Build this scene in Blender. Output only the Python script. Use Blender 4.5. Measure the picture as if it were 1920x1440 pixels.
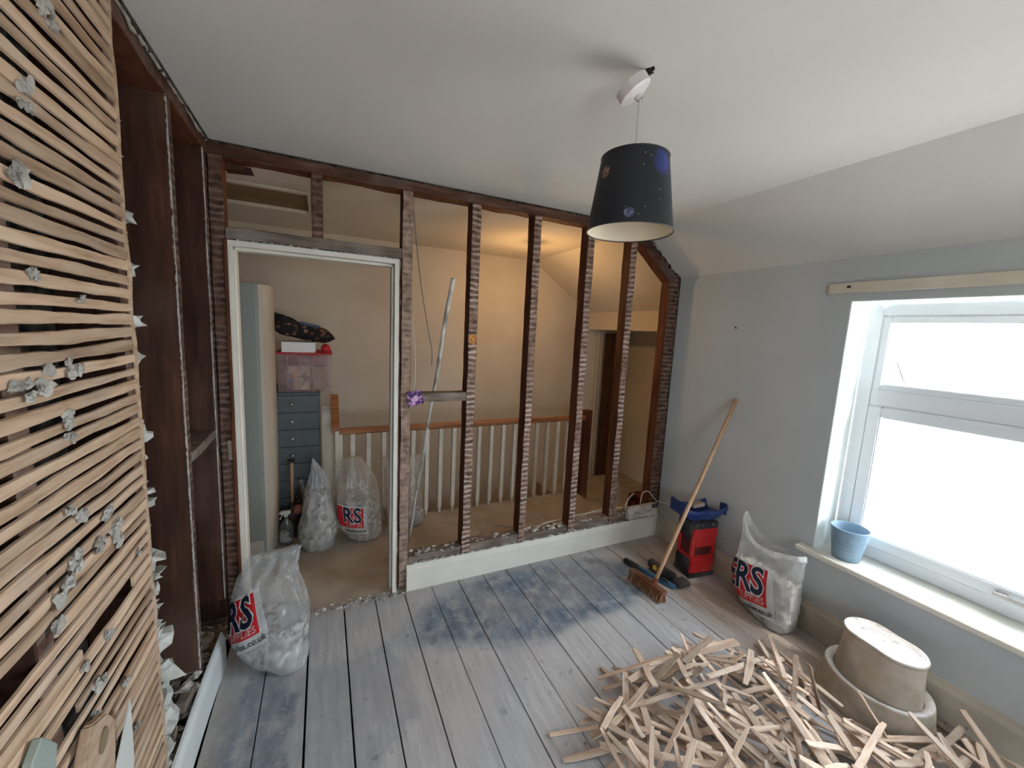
import bpy, bmesh, math, random
import numpy as np
from mathutils import Vector, Matrix, noise, Euler

for o in list(bpy.data.objects): bpy.data.objects.remove(o)
SC = bpy.context.scene
COL = SC.collection
V = Vector
R = math.radians

# ------------------------------------------------------------------ camera
YAW, PITCH, ROLL, FPX = 0.4428530710, -0.1325642729, 0.0482185574, 750.4
fw = V((math.sin(YAW)*math.cos(PITCH), math.cos(YAW)*math.cos(PITCH), math.sin(PITCH)))
r0 = V((math.cos(YAW), -math.sin(YAW), 0)); u0 = r0.cross(fw)
rt = math.cos(ROLL)*r0 + math.sin(ROLL)*u0
up = -math.sin(ROLL)*r0 + math.cos(ROLL)*u0
cd = bpy.data.cameras.new('camera'); cam = bpy.data.objects.new('camera', cd); COL.objects.link(cam)
cd.sensor_fit = 'HORIZONTAL'; cd.sensor_width = 36; cd.lens = 36*FPX/1920; cd.clip_start = .02; cd.clip_end = 200
cam.matrix_world = Matrix(((rt.x, up.x, -fw.x, 0), (rt.y, up.y, -fw.y, 0), (rt.z, up.z, -fw.z, 1.64), (0, 0, 0, 1)))
SC.camera = cam

# ------------------------------------------------------------------ daylight
w = bpy.data.worlds.new('world'); SC.world = w; w.use_nodes = True
bg = w.node_tree.nodes['Background']; bg.inputs[0].default_value = (.84, .93, 1.0, 1); bg.inputs[1].default_value = 14.0
sun = bpy.data.lights.new('sun', 'SUN'); sun.energy = 46; sun.angle = R(7); sun.color = (1, .96, .9)
so = bpy.data.objects.new('sun', sun); COL.objects.link(so)
so.rotation_euler = V((.20, -.60, .90)).to_track_quat('Z', 'Y').to_euler(); so.location = (4, -5, 6)
pl = bpy.data.lights.new('window_portal', 'AREA'); pl.shape = 'RECTANGLE'; pl.size = 1.65; pl.size_y = 1.35
pl.cycles.is_portal = True
po = bpy.data.objects.new('window_portal', pl); COL.objects.link(po); po.location = (2.80, .37, 1.19)
po.rotation_euler = V((1, 0, 0)).to_track_quat('Z', 'Y').to_euler()
pb_ = bpy.data.lights.new('added_window_portal', 'AREA'); pb_.shape = 'RECTANGLE'; pb_.size = 1.0; pb_.size_y = 1.0; pb_.cycles.is_portal = True
pbo = bpy.data.objects.new('added_window_portal', pb_); COL.objects.link(pbo); pbo.location = (.5, -1.82, 1.3)  # portal for the fill window added behind the camera
pbo.rotation_euler = V((0, -1, 0)).to_track_quat('Z', 'Y').to_euler()
SC.view_settings.view_transform = 'Standard'; SC.view_settings.look = 'None'
SC.view_settings.gamma = 1; SC.view_settings.use_curve_mapping = False
SC.view_settings.exposure = -0.12

# ------------------------------------------------------------------ room numbers (metres)
L, D, RX, H, F, S = -.471, 2.345, 2.518, 2.43, 2.095, 2.105   # left wall, stud wall, window wall, ceiling, slope fold, slope foot
YB = -1.7                                                      # wall behind the camera
FY = 4.13                                                      # far landing wall
W0, W1, WZ0, WZ1 = -.45, 1.194, .495, 1.88                      # window opening

# ------------------------------------------------------------------ helpers
BASE = {}
def thing(name, label, cat, loc=(0, 0, 0), group=None):
    o = bpy.data.objects.new(name, None); COL.objects.link(o); o.location = loc; o.empty_display_size = .05
    o['label'] = label; o['category'] = cat
    if group: o['group'] = group
    BASE[o.name] = V(loc); return o

def obj(name, bm, mats, parent=None, smooth=False, label=None, kind=None, cat=None, group=None, origin=None):
    me = bpy.data.meshes.new(name)
    bm.normal_update()
    off = BASE[parent.name] if parent else (V(origin) if origin is not None else V((0, 0, 0)))
    if off.length > 0: bmesh.ops.translate(bm, verts=bm.verts, vec=-off)
    bm.to_mesh(me); bm.free()
    if not isinstance(mats, (list, tuple)): mats = [mats]
    for m in mats: me.materials.append(m)
    if smooth:
        for p in me.polygons: p.use_smooth = True
    o = bpy.data.objects.new(name, me); COL.objects.link(o)
    if parent: o.parent = parent
    else: o.location = off
    BASE[o.name] = off
    if label: o['label'] = label
    if kind: o['kind'] = kind
    if cat: o['category'] = cat
    if group: o['group'] = group
    return o

def struct(name, bm, mats, parent=None, **k):
    return obj(name, bm, mats, parent, kind=None if parent else 'structure', **k)

def box(bm, a, b, M=None, mi=0):
    x0, y0, z0 = a; x1, y1, z1 = b
    vs = [bm.verts.new(p) for p in ((x0,y0,z0),(x1,y0,z0),(x1,y1,z0),(x0,y1,z0),(x0,y0,z1),(x1,y0,z1),(x1,y1,z1),(x0,y1,z1))]
    fs = [bm.faces.new([vs[i] for i in q]) for q in ((0,3,2,1),(4,5,6,7),(0,1,5,4),(1,2,6,5),(2,3,7,6),(3,0,4,7))]
    for f in fs: f.material_index = mi
    if M is not None: bmesh.ops.transform(bm, matrix=M, verts=vs)
    return vs

def bxm(*ab, M=None, bevel=0, seg=1):
    bm = bmesh.new()
    for a, b in ab: box(bm, a, b, M)
    if bevel: bmesh.ops.bevel(bm, geom=list(bm.edges), offset=bevel, segments=seg, affect='EDGES', clamp_overlap=True)
    return bm

def prism(bm, poly, ax, lo, hi):
    """extrude a 2D polygon along an axis ('x','y','z')"""
    def mk(p, h):
        return {'x': (h, p[0], p[1]), 'y': (p[0], h, p[1]), 'z': (p[0], p[1], h)}[ax]
    a = [bm.verts.new(mk(p, lo)) for p in poly]; b = [bm.verts.new(mk(p, hi)) for p in poly]
    n = len(poly)
    bm.faces.new(a[::-1]); bm.faces.new(b)
    for i in range(n): bm.faces.new((a[i], a[(i+1) % n], b[(i+1) % n], b[i]))
    bmesh.ops.recalc_face_normals(bm, faces=bm.faces)
    return a + b

def tube(bm, pts, r, n=8, cap=True):
    pts = [V(p) for p in pts]; rs = r if isinstance(r, (list, tuple)) else [r]*len(pts)
    rings = []; prev = None
    for i, p in enumerate(pts):
        d = (pts[min(i+1, len(pts)-1)] - pts[max(i-1, 0)]).normalized()
        if prev is None:
            a = d.cross(V((0, 0, 1)));
            if a.length < .1: a = d.cross(V((1, 0, 0)))
        else: a = prev - d*prev.dot(d)
        a.normalize(); prev = a; b = d.cross(a)
        rings.append([bm.verts.new(p + rs[i]*(math.cos(2*math.pi*k/n)*a + math.sin(2*math.pi*k/n)*b)) for k in range(n)])
    for i in range(len(rings)-1):
        for k in range(n): bm.faces.new((rings[i][k], rings[i][(k+1) % n], rings[i+1][(k+1) % n], rings[i+1][k]))
    if cap: bm.faces.new(rings[0][::-1]); bm.faces.new(rings[-1])
    return rings

def smoothpath(pts, k=8):
    pts = [V(p) for p in pts]; out = []
    P = [pts[0]*2-pts[1]] + pts + [pts[-1]*2-pts[-2]]
    for i in range(1, len(P)-2):
        for j in range(k):
            t = j/k; a, b, c, d = P[i-1], P[i], P[i+1], P[i+2]
            out.append(.5*((2*b) + (c-a)*t + (2*a-5*b+4*c-d)*t*t + (3*b-a-3*c+d)*t**3))
    out.append(pts[-1]); return out

def lathe(bm, prof, c=(0, 0, 0), n=40, sx=1, sy=1, cap0=False, cap1=False, shape=None):
    rings = []
    for r, z in prof:
        ring = []
        for k in range(n):
            a = 2*math.pi*k/n; q = shape(a, z) if shape else 1
            ring.append(bm.verts.new((c[0]+r*sx*q*math.cos(a), c[1]+r*sy*q*math.sin(a), c[2]+z)))
        rings.append(ring)
    for i in range(len(rings)-1):
        for k in range(n): bm.faces.new((rings[i][k], rings[i][(k+1) % n], rings[i+1][(k+1) % n], rings[i+1][k]))
    if cap0: bm.faces.new(rings[0][::-1])
    if cap1: bm.faces.new(rings[-1])
    return rings

def nz(v, s=1.0, o=0.0): return noise.noise(V((v[0]*s+o, v[1]*s+o*1.3, v[2]*s-o)))

def rough_timber(a, b, along, seg=.06, amp=.0015, face=None, seed=0, bev=.003):
    """a sawn timber as a box cut along its length, slightly uneven; faces on side `face` get material 1"""
    bm = bmesh.new(); box(bm, a, b)
    i = 'xyz'.index(along); ln = b[i]-a[i]; n = max(2, int(ln/seg))
    bmesh.ops.bevel(bm, geom=list(bm.edges), offset=bev, segments=1, affect='EDGES')
    nv = V((0, 0, 0)); nv[i] = 1
    for k in range(1, n):
        c = V(a); c[i] = a[i]+ln*k/n
        bmesh.ops.bisect_plane(bm, geom=bm.verts[:]+bm.edges[:]+bm.faces[:], plane_co=c, plane_no=nv)
    for v in bm.verts:
        p = v.co.copy()
        for j in range(3):
            if j != i: v.co[j] += amp*2*nz(p, 9, seed*3.7+j*11)
    bm.normal_update()
    if face is not None:
        fn = V(face)
        for f in bm.faces:
            if f.normal.dot(fn) > .7: f.material_index = 1
    return bm

def blob(bm, c, r, sub=2, amp=.35, seed=0, sc=(1, 1, 1), fr=1.3):
    M = Matrix.Translation(c)
    res = bmesh.ops.create_icosphere(bm, subdivisions=sub, radius=1)
    for v in res['verts']:
        d = 1+amp*nz(v.co, fr, seed)*2
        v.co = V((v.co.x*sc[0]*d*r, v.co.y*sc[1]*d*r, v.co.z*sc[2]*d*r)) + V(c)
    return res['verts']

def ribbon_jag(p0, p1, out, th, wmin, wmax, n, seed):
    """a ragged strip of broken plaster along p0-p1, sticking out along `out`, thickness vector th"""
    rnd = random.Random(seed); p0, p1, out, th = V(p0), V(p1), V(out), V(th)
    bm = bmesh.new(); rows = []
    for i in range(n+1):
        t = i/n; p = p0.lerp(p1, t); wd = wmin + (wmax-wmin)*(rnd.random()**1.6) * (.6+.8*abs(nz(p, 3, seed)))
        q = p+out*wd + (p1-p0).normalized()*rnd.uniform(-.4, .4)*(p1-p0).length/n
        rows.append([bm.verts.new(x) for x in (p, q, q+th*rnd.uniform(.5, 1), p+th)])
    for i in range(n):
        for k in range(4): bm.faces.new((rows[i][k], rows[i][(k+1) % 4], rows[i+1][(k+1) % 4], rows[i+1][k]))
    bm.faces.new(rows[0]); bm.faces.new(rows[-1][::-1])
    bmesh.ops.recalc_face_normals(bm, faces=bm.faces)
    return bm

# ------------------------------------------------------------------ materials
def newmat(name):
    m = bpy.data.materials.new(name); m.use_nodes = True
    return m, m.node_tree.nodes, m.node_tree.links, m.node_tree.nodes['Principled BSDF']

def N(nt, typ, **k):
    n = nt.new(typ)
    for a, b in k.items():
        if a.startswith('i_'): n.inputs[a[2:].replace('_', ' ')].default_value = b
        else: setattr(n, a, b)
    return n

def ramp(nt, stops):
    r = nt.new('ShaderNodeValToRGB'); e = r.color_ramp.elements
    while len(e) < len(stops): e.new(.5)
    for x, (p, c) in zip(e, stops): x.position = p; x.color = (*c, 1) if len(c) == 3 else c
    return r

def mix(nt, ln, fac, a, b, mode='MIX'):
    n = nt.new('ShaderNodeMix'); n.data_type = 'RGBA'; n.blend_type = mode
    for s, v in ((n.inputs[0], fac), (n.inputs[6], a), (n.inputs[7], b)):
        if isinstance(v, (tuple, float, int)): s.default_value = v if not isinstance(v, tuple) else (*v[:3], 1)
        else: ln.new(v, s)
    return n.outputs[2]

def coords(nt, ln, scale=(1, 1, 1), kind='Object', loc=(0, 0, 0)):
    tc = nt.new('ShaderNodeTexCoord'); mp = nt.new('ShaderNodeMapping'); mp.inputs['Scale'].default_value = scale
    mp.inputs['Location'].default_value = loc
    ln.new(tc.outputs[kind], mp.inputs[0]); return mp.outputs[0]

def mat_noise(name, c1, c2, rough=.8, scale=4, bump=.1, bscale=60, lo=.35, hi=.65, spec=.3, vec=(1, 1, 1), detail=6, metal=0):
    m, nt, ln, P = newmat(name)
    co = coords(nt, ln, vec)
    n = N(nt, 'ShaderNodeTexNoise'); n.inputs['Scale'].default_value = scale; n.inputs['Detail'].default_value = detail; ln.new(co, n.inputs[0])
    r = ramp(nt, [(lo, c1), (hi, c2)]); ln.new(n.outputs[0], r.inputs[0]); ln.new(r.outputs[0], P.inputs['Base Color'])
    P.inputs['Roughness'].default_value = rough; P.inputs['Specular IOR Level'].default_value = spec; P.inputs['Metallic'].default_value = metal
    if bump:
        b = N(nt, 'ShaderNodeTexNoise'); b.inputs['Scale'].default_value = bscale; b.inputs['Detail'].default_value = 5; ln.new(co, b.inputs[0])
        bp = nt.new('ShaderNodeBump'); bp.inputs['Strength'].default_value = bump; bp.inputs['Distance'].default_value = .01
        ln.new(b.outputs[0], bp.inputs['Height']); ln.new(bp.outputs[0], P.inputs['Normal'])
    return m

def mat_plain(name, c, rough=.6, spec=.4, metal=0):
    m, nt, ln, P = newmat(name)
    P.inputs['Base Color'].default_value = (*c, 1); P.inputs['Roughness'].default_value = rough
    P.inputs['Specular IOR Level'].default_value = spec; P.inputs['Metallic'].default_value = metal
    return m

def mat_wood(name, stops, grain=(1, 1, 1), scale=8, rough=.75, rand=.25, bump=.25, dust=None, dustc=(.5, .45, .4), dlo=.5, dhi=.75, dscale=3):
    m, nt, ln, P = newmat(name)
    co = coords(nt, ln, grain)
    oi = nt.new('ShaderNodeObjectInfo')
    ad = N(nt, 'ShaderNodeVectorMath', operation='ADD'); sc = N(nt, 'ShaderNodeVectorMath', operation='SCALE')
    cb = nt.new('ShaderNodeCombineXYZ')
    for i in range(3): ln.new(oi.outputs['Random'], cb.inputs[i])
    ln.new(cb.outputs[0], sc.inputs[0]); sc.inputs['Scale'].default_value = 40
    ln.new(co, ad.inputs[0]); ln.new(sc.outputs[0], ad.inputs[1])
    n = N(nt, 'ShaderNodeTexNoise'); n.inputs['Scale'].default_value = scale; n.inputs['Detail'].default_value = 8; n.inputs['Roughness'].default_value = .6
    ln.new(ad.outputs[0], n.inputs[0])
    r = ramp(nt, stops); ln.new(n.outputs[0], r.inputs[0]); c = r.outputs[0]
    if rand:
        mr = N(nt, 'ShaderNodeMapRange'); mr.inputs['To Min'].default_value = 1-rand; mr.inputs['To Max'].default_value = 1+rand*.55
        ln.new(oi.outputs['Random'], mr.inputs[0])
        hs = nt.new('ShaderNodeHueSaturation'); ln.new(mr.outputs[0], hs.inputs['Value']); ln.new(c, hs.inputs['Color']); c = hs.outputs[0]
    if dust:
        co2 = coords(nt, ln)
        d = N(nt, 'ShaderNodeTexNoise'); d.inputs['Scale'].default_value = dscale; d.inputs['Detail'].default_value = 8; ln.new(co2, d.inputs[0])
        mr = N(nt, 'ShaderNodeMapRange'); mr.inputs['From Min'].default_value = dlo; mr.inputs['From Max'].default_value = dhi; mr.inputs['To Max'].default_value = dust
        ln.new(d.outputs[0], mr.inputs[0]); c = mix(nt, ln, mr.outputs[0], c, dustc)
    ln.new(c, P.inputs['Base Color']); P.inputs['Roughness'].default_value = rough; P.inputs['Specular IOR Level'].default_value = .2
    bp = nt.new('ShaderNodeBump'); bp.inputs['Strength'].default_value = bump; bp.inputs['Distance'].default_value = .004
    ln.new(n.outputs[0], bp.inputs['Height']); ln.new(bp.outputs[0], P.inputs['Normal'])
    return m

def mat_struck(name, dark, mid, white, axis='z', amt=.55, pitch=.034):
    """timber face that carried laths: nail holes and pale plaster lines at each lath gap"""
    m, nt, ln, P = newmat(name)
    tc = nt.new('ShaderNodeTexCoord'); sp = nt.new('ShaderNodeSeparateXYZ'); ln.new(tc.outputs['Object'], sp.inputs[0])
    n = N(nt, 'ShaderNodeTexNoise'); n.inputs['Scale'].default_value = 22; n.inputs['Detail'].default_value = 8; ln.new(tc.outputs['Object'], n.inputs[0])
    r = ramp(nt, [(.35, dark), (.65, mid)]); ln.new(n.outputs[0], r.inputs[0])
    nb = N(nt, 'ShaderNodeTexNoise'); nb.inputs['Scale'].default_value = 9; nb.inputs['Detail'].default_value = 4; ln.new(tc.outputs['Object'], nb.inputs[0])
    def mth(op, a, b=None):
        q = N(nt, 'ShaderNodeMath', operation=op)
        for s, v in zip(q.inputs, (a, b)):
            if v is None: continue
            if isinstance(v, (int, float)): s.default_value = v
            else: ln.new(v, s)
        return q.outputs[0]
    coord = sp.outputs['XYZ'.index(axis.upper())]
    ph = mth('ADD', mth('MULTIPLY', coord, 1/pitch), mth('MULTIPLY', nb.outputs[0], 1.3))
    tri = mth('ABSOLUTE', mth('SUBTRACT', mth('FRACT', ph), .5))          # 0..0.5
    mr = N(nt, 'ShaderNodeMapRange'); mr.inputs['From Min'].default_value = .22; mr.inputs['From Max'].default_value = .46; ln.new(tri, mr.inputs[0])
    n2 = N(nt, 'ShaderNodeTexNoise'); n2.inputs['Scale'].default_value = 5; n2.inputs['Detail'].default_value = 6; ln.new(tc.outputs['Object'], n2.inputs[0])
    mr2 = N(nt, 'ShaderNodeMapRange'); mr2.inputs['From Min'].default_value = .38; mr2.inputs['From Max'].default_value = .62; mr2.inputs['To Min'].default_value = .12; mr2.inputs['To Max'].default_value = 1; ln.new(n2.outputs[0], mr2.inputs[0])
    fac = mth('MULTIPLY', mth('MULTIPLY', mr.outputs[0], mr2.outputs[0]), amt)
    c = mix(nt, ln, fac, r.outputs[0], white)
    # nail holes
    vo = N(nt, 'ShaderNodeTexNoise'); vo.inputs['Scale'].default_value = 70; ln.new(tc.outputs['Object'], vo.inputs[0])
    mr3 = N(nt, 'ShaderNodeMapRange'); mr3.inputs['From Min'].default_value = .60; mr3.inputs['From Max'].default_value = .68; ln.new(vo.outputs[0], mr3.inputs[0])
    low = N(nt, 'ShaderNodeMapRange'); low.inputs['From Min'].default_value = .16; low.inputs['From Max'].default_value = .05; ln.new(tri, low.inputs[0])
    c = mix(nt, ln, mth('MULTIPLY', mr3.outputs[0], low.outputs[0]), c, (.012, .008, .006))
    ln.new(c, P.inputs['Base Color']); P.inputs['Roughness'].default_value = .85; P.inputs['Specular IOR Level'].default_value = .15
    bp = nt.new('ShaderNodeBump'); bp.inputs['Strength'].default_value = .4; bp.inputs['Distance'].default_value = .004
    ln.new(fac, bp.inputs['Height']); ln.new(bp.outputs[0], P.inputs['Normal'])
    return m

M = {}
M['ceiling'] = mat_noise('ceiling_paint', (.66, .65, .63), (.71, .70, .68), .9, 1.2, .06, 90)
M['slope'] = M['ceiling']
M['bluewall'] = mat_noise('grey_blue_paint', (.50, .54, .565), (.55, .585, .61), .75, 1.6, .08, 70)
M['reveal'] = mat_plain('reveal_paint', (.86, .91, .89), .6)
M['landing'] = mat_noise('cream_landing_paint', (.60, .53, .44), (.68, .61, .51), .85, 1.5, .05, 60)
M['landceil'] = mat_noise('landing_ceiling_paint', (.66, .60, .52), (.72, .66, .58), .9, 1.5, .05, 60)
M['cream'] = mat_noise('cream_gloss_paint', (.70, .68, .61), (.76, .74, .67), .45, 6, .05, 40)
M['skirtR'] = mat_noise('dusty_cream_skirting', (.50, .46, .39), (.64, .59, .51), .6, 5, .06, 40)
M['skirtL'] = mat_noise('white_skirting', (.66, .71, .72), (.76, .80, .81), .45, 5, .05, 40)
M['darkwood'] = mat_wood('old_red_brown_timber', [(.3, (.026, .012, .008)), (.55, (.062, .027, .017)), (.75, (.11, .046, .027))], (6, 6, .7), 4, .8, .25, .3, dust=.5, dustc=(.16, .11, .085), dscale=2)
M['redwood'] = mat_wood('reddish_timber', [(.3, (.055, .019, .010)), (.55, (.125, .043, .021)), (.75, (.19, .07, .035))], (6, 6, .7), 4, .75, .25, .3)
M['platewood'] = mat_wood('plate_timber', [(.3, (.04, .018, .012)), (.55, (.10, .048, .032)), (.75, (.20, .12, .09))], (.7, 6, 6), 5, .8, .15, .4, dust=.7, dustc=(.20, .16, .14), dscale=4)
M['greytimber'] = mat_wood('dusty_grey_timber', [(.3, (.09, .068, .054)), (.55, (.21, .165, .135)), (.75, (.36, .31, .26))], (.7, 6, 6), 5, .85, .15, .4, dust=.6, dustc=(.34, .30, .26), dscale=5)
M['struck'] = mat_struck('lath_marked_timber', (.085, .045, .032), (.30, .185, .14), (.64, .58, .52), 'z', .78, .0345)
M['struckdark'] = mat_struck('lath_marked_dark_timber', (.045, .024, .018), (.16, .085, .06), (.42, .36, .31), 'z', .35, .0345)
M['strucklight'] = mat_struck('lath_marked_worn_timber', (.16, .105, .08), (.38, .27, .21), (.52, .45, .39), 'z', .35, .0345)
M['lath'] = mat_wood('split_lath', [(.25, (.30, .175, .10)), (.5, (.56, .40, .28)), (.75, (.70, .55, .42))], (14, 1.3, 14), 3.2, .75, .28, .35, dust=.5, dustc=(.42, .37, .31), dlo=.55, dhi=.8, dscale=6)
M['looselath'] = mat_wood('broken_lath', [(.22, (.30, .18, .12)), (.42, (.60, .44, .33)), (.7, (.80, .67, .56))], (2, 16, 16), 3.4, .75, .50, .35, dust=.45, dustc=(.5, .46, .43), dlo=.5, dhi=.75, dscale=9)
M['plaster'] = mat_noise('broken_lime_plaster', (.25, .235, .21), (.52, .50, .46), .95, 18, .7, 60)
M['plasterlight'] = mat_noise('pale_plaster', (.40, .41, .38), (.62, .63, .60), .95, 14, .6, 50)
M['darkplaster'] = mat_noise('dark_plaster', (.015, .013, .012), (.10, .085, .07), .95, 22, .8, 70)  # mottled near-black to dark brown
M['rubble'] = mat_noise('plaster_rubble', (.20, .185, .165), (.60, .58, .55), .95, 30, .8, 60, .38, .62)
M['carpet'] = mat_noise('beige_carpet', (.40, .335, .265), (.52, .45, .37), .95, 5, .5, 400)
M['cupfront'] = mat_plain('pale_grey_green_paint', (.34, .37, .34), .5)
M['cupside'] = mat_noise('cream_cupboard_paint', (.58, .53, .45), (.63, .58, .50), .5, 3, .03, 40)
M['drawer'] = mat_noise('slate_blue_paint', (.085, .105, .115), (.11, .13, .14), .45, 5, .05, 50)
M['steel'] = mat_plain('brushed_steel', (.6, .6, .6), .25, .5, 1)
M['rail'] = mat_wood('varnished_handrail', [(.3, (.22, .085, .035)), (.7, (.42, .19, .085))], (.8, 8, 8), 4, .35, 0, .05)
M['whitepaint'] = mat_noise('cream_spindle_paint', (.66, .60, .50), (.74, .68, .58), .5, 8, .04, 40)
M['white'] = mat_plain('white_plastic', (.80, .80, .79), .35)
M['upvc'] = mat_plain('window_plastic', (.86, .90, .94), .3)
M['pinkwhite'] = mat_plain('ceiling_rose_plastic', (.72, .68, .69), .35)
M['cable'] = mat_plain('white_flex', (.62, .60, .56), .5)
M['greycable'] = mat_plain('grey_flex', (.22, .20, .18), .5)
M['black'] = mat_plain('black_plastic', (.02, .02, .023), .45)
M['dustyblack'] = mat_noise('dusty_black_plastic', (.025, .025, .03), (.13, .12, .115), .7, 8, .1, 60, .4, .8)
M['red'] = mat_noise('dusty_red_plastic', (.50, .022, .025), (.60, .07, .06), .5, 7, .05, 60, .45, .8)
M['bluetray'] = mat_noise('blue_plastic', (.022, .045, .19), (.07, .11, .28), .45, 9, .05, 50, .4, .8)
M['bluetool'] = mat_noise('blue_tool_paint', (.02, .10, .24), (.06, .15, .25), .5, 9, .05, 50)
M['grey'] = mat_noise('dusty_grey_metal', (.10, .10, .095), (.22, .21, .20), .6, 20, .1, 60)
M['broomwood'] = mat_wood('broom_handle_wood', [(.3, (.42, .25, .14)), (.7, (.60, .40, .26))], (8, 8, 1), 3, .6, 0, .1)
M['broomhead'] = mat_wood('stained_broom_head', [(.3, (.10, .035, .018)), (.7, (.22, .085, .04))], (8, 1, 8), 3, .6, 0, .1, dust=.4, dustc=(.4, .33, .28), dscale=8)
M['bristle'] = mat_noise('broom_bristles', (.16, .075, .035), (.36, .20, .11), .9, 60, .8, 200, vec=(1, 1, .15))
M['bucket'] = mat_plain('blue_bucket_plastic', (.28, .42, .55), .4)
M['yellow'] = mat_plain('yellow_plastic', (.55, .33, .03), .5)
M['printred'] = mat_plain('red_print', (.55, .012, .02), .4)
M['printnavy'] = mat_plain('navy_print', (.012, .018, .05), .4)
M['printwhite'] = mat_plain('white_print', (.72, .72, .70), .4)
M['printgrey'] = mat_plain('grey_print', (.05, .055, .06), .4)
M['printpale'] = mat_plain('pale_print', (.62, .38, .36), .4)

# bucket lets light through
nt = M['bucket'].node_tree; P = nt.nodes['Principled BSDF']
P.inputs['Transmission Weight'].default_value = .15
# stool: scuffed pale plastic with dust on it
m, nt, ln, P = newmat('scuffed_stool_plastic'); M['stool'] = m
co = coords(nt, ln)
n1 = N(nt, 'ShaderNodeTexNoise'); n1.inputs['Scale'].default_value = 7; n1.inputs['Detail'].default_value = 8; ln.new(co, n1.inputs[0])
n2 = N(nt, 'ShaderNodeTexNoise'); n2.inputs['Scale'].default_value = 22; n2.inputs['Detail'].default_value = 8; ln.new(co, n2.inputs[0])
r1 = ramp(nt, [(.33, (.25, .205, .15)), (.6, (.43, .37, .295))]); ln.new(n1.outputs[0], r1.inputs[0])
r2 = ramp(nt, [(.30, (.35, .35, .35)), (.50, (1, 1, 1))]); ln.new(n2.outputs[0], r2.inputs[0])
ge = nt.new('ShaderNodeNewGeometry'); sp = nt.new('ShaderNodeSeparateXYZ'); ln.new(ge.outputs['Normal'], sp.inputs[0])
mr = N(nt, 'ShaderNodeMapRange'); mr.inputs['From Min'].default_value = .5; mr.inputs['From Max'].default_value = .95; mr.inputs['To Min'].default_value = .12; ln.new(sp.outputs[2], mr.inputs[0])
mm = N(nt, 'ShaderNodeMath', operation='MULTIPLY'); ln.new(r2.outputs[0], mm.inputs[0]); ln.new(mr.outputs[0], mm.inputs[1])
ln.new(mix(nt, ln, mm.outputs[0], r1.outputs[0], (.74, .70, .69)), P.inputs['Base Color']); P.inputs['Roughness'].default_value = .65

# floor boards: worn grey-blue paint, plaster dust trodden in, bare tan by the window wall
m, nt, ln, P = newmat('painted_floorboards'); M['floor'] = m
tc = nt.new('ShaderNodeTexCoord'); sp = nt.new('ShaderNodeSeparateXYZ'); ln.new(tc.outputs['Object'], sp.inputs[0])
def fnoise(scale, vec=(1, 1, 1), det=7, loc=(0, 0, 0)):
    mp = nt.new('ShaderNodeMapping'); mp.inputs['Scale'].default_value = vec; mp.inputs['Location'].default_value = loc
    ln.new(tc.outputs['Object'], mp.inputs[0])
    n = N(nt, 'ShaderNodeTexNoise'); n.inputs['Scale'].default_value = scale; n.inputs['Detail'].default_value = det; ln.new(mp.outputs[0], n.inputs[0]); return n.outputs[0]
def fmath(op, a, b=None, c=None):
    q = N(nt, 'ShaderNodeMath', operation=op)
    for s, v in zip(q.inputs, (a, b, c)):
        if v is None: continue
        if isinstance(v, (int, float)): s.default_value = v
        else: ln.new(v, s)
    return q.outputs[0]
def fmap(v, a, b, c=0., d=1.):
    mr = N(nt, 'ShaderNodeMapRange', interpolation_type='SMOOTHSTEP'); mr.inputs['From Min'].default_value = a; mr.inputs['From Max'].default_value = b
    mr.inputs['To Min'].default_value = c; mr.inputs['To Max'].default_value = d; ln.new(v, mr.inputs[0]); return mr.outputs[0]
def patch(cx, cy, rx, ry, wob=.5, sc=3, loc=(0, 0, 0)):
    dx = fmath('DIVIDE', fmath('SUBTRACT', sp.outputs[0], cx), rx); dy = fmath('DIVIDE', fmath('SUBTRACT', sp.outputs[1], cy), ry)
    d = fmath('SQRT', fmath('ADD', fmath('MULTIPLY', dx, dx), fmath('MULTIPLY', dy, dy)))
    d = fmath('ADD', d, fmath('MULTIPLY', fmath('SUBTRACT', fnoise(sc, loc=loc), .5), wob*2))
    return fmap(d, 1.12, .82)
grain = fnoise(5, (9, .8, 1))
pale = ramp(nt, [(.3, (.43, .44, .465)), (.7, (.58, .585, .605))]); ln.new(grain, pale.inputs[0])
blue = ramp(nt, [(.3, (.095, .14, .20)), (.7, (.23, .295, .375))]); ln.new(fnoise(7, (3, 1, 1)), blue.inputs[0])
tan = ramp(nt, [(.3, (.30, .24, .195)), (.7, (.46, .38, .31))]); ln.new(grain, tan.inputs[0])
pb = fmath('MAXIMUM', fmath('MAXIMUM', patch(1.25, 2.0, .85, .34, .35, 2.5), fmath('MULTIPLY', patch(-.27, 1.6, .16, .45, .6, 4, (3, 1, 0)), .85)), fmath('MULTIPLY', patch(.05, 1.65, .3, .35, .8, 5, (7, 2, 0)), .35))
pb = fmath('MULTIPLY', pb, fmap(fnoise(11, loc=(5, 5, 0)), .3, .52, .45, 1))
c = mix(nt, ln, pb, pale.outputs[0], blue.outputs[0])
pt = fmap(fmath('ADD', sp.outputs[0], fmath('MULTIPLY', fmath('SUBTRACT', fnoise(2.2, loc=(2, 9, 0)), .5), .45)), 1.90, 2.12)
c = mix(nt, ln, fmath('MULTIPLY', pt, .85), c, tan.outputs[0])
edge = fmap(fmath('ADD', sp.outputs[1], fmath('MULTIPLY', fmath('SUBTRACT', fnoise(9, loc=(1, 4, 0)), .5), .1)), 2.23, 2.31)
c = mix(nt, ln, fmath('MULTIPLY', edge, .6), c, (.40, .38, .37))
edge2 = fmap(fmath('ADD', sp.outputs[0], fmath('MULTIPLY', fmath('SUBTRACT', fnoise(7, loc=(6, 4, 0)), .5), .12)), -.33, -.41)
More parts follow.
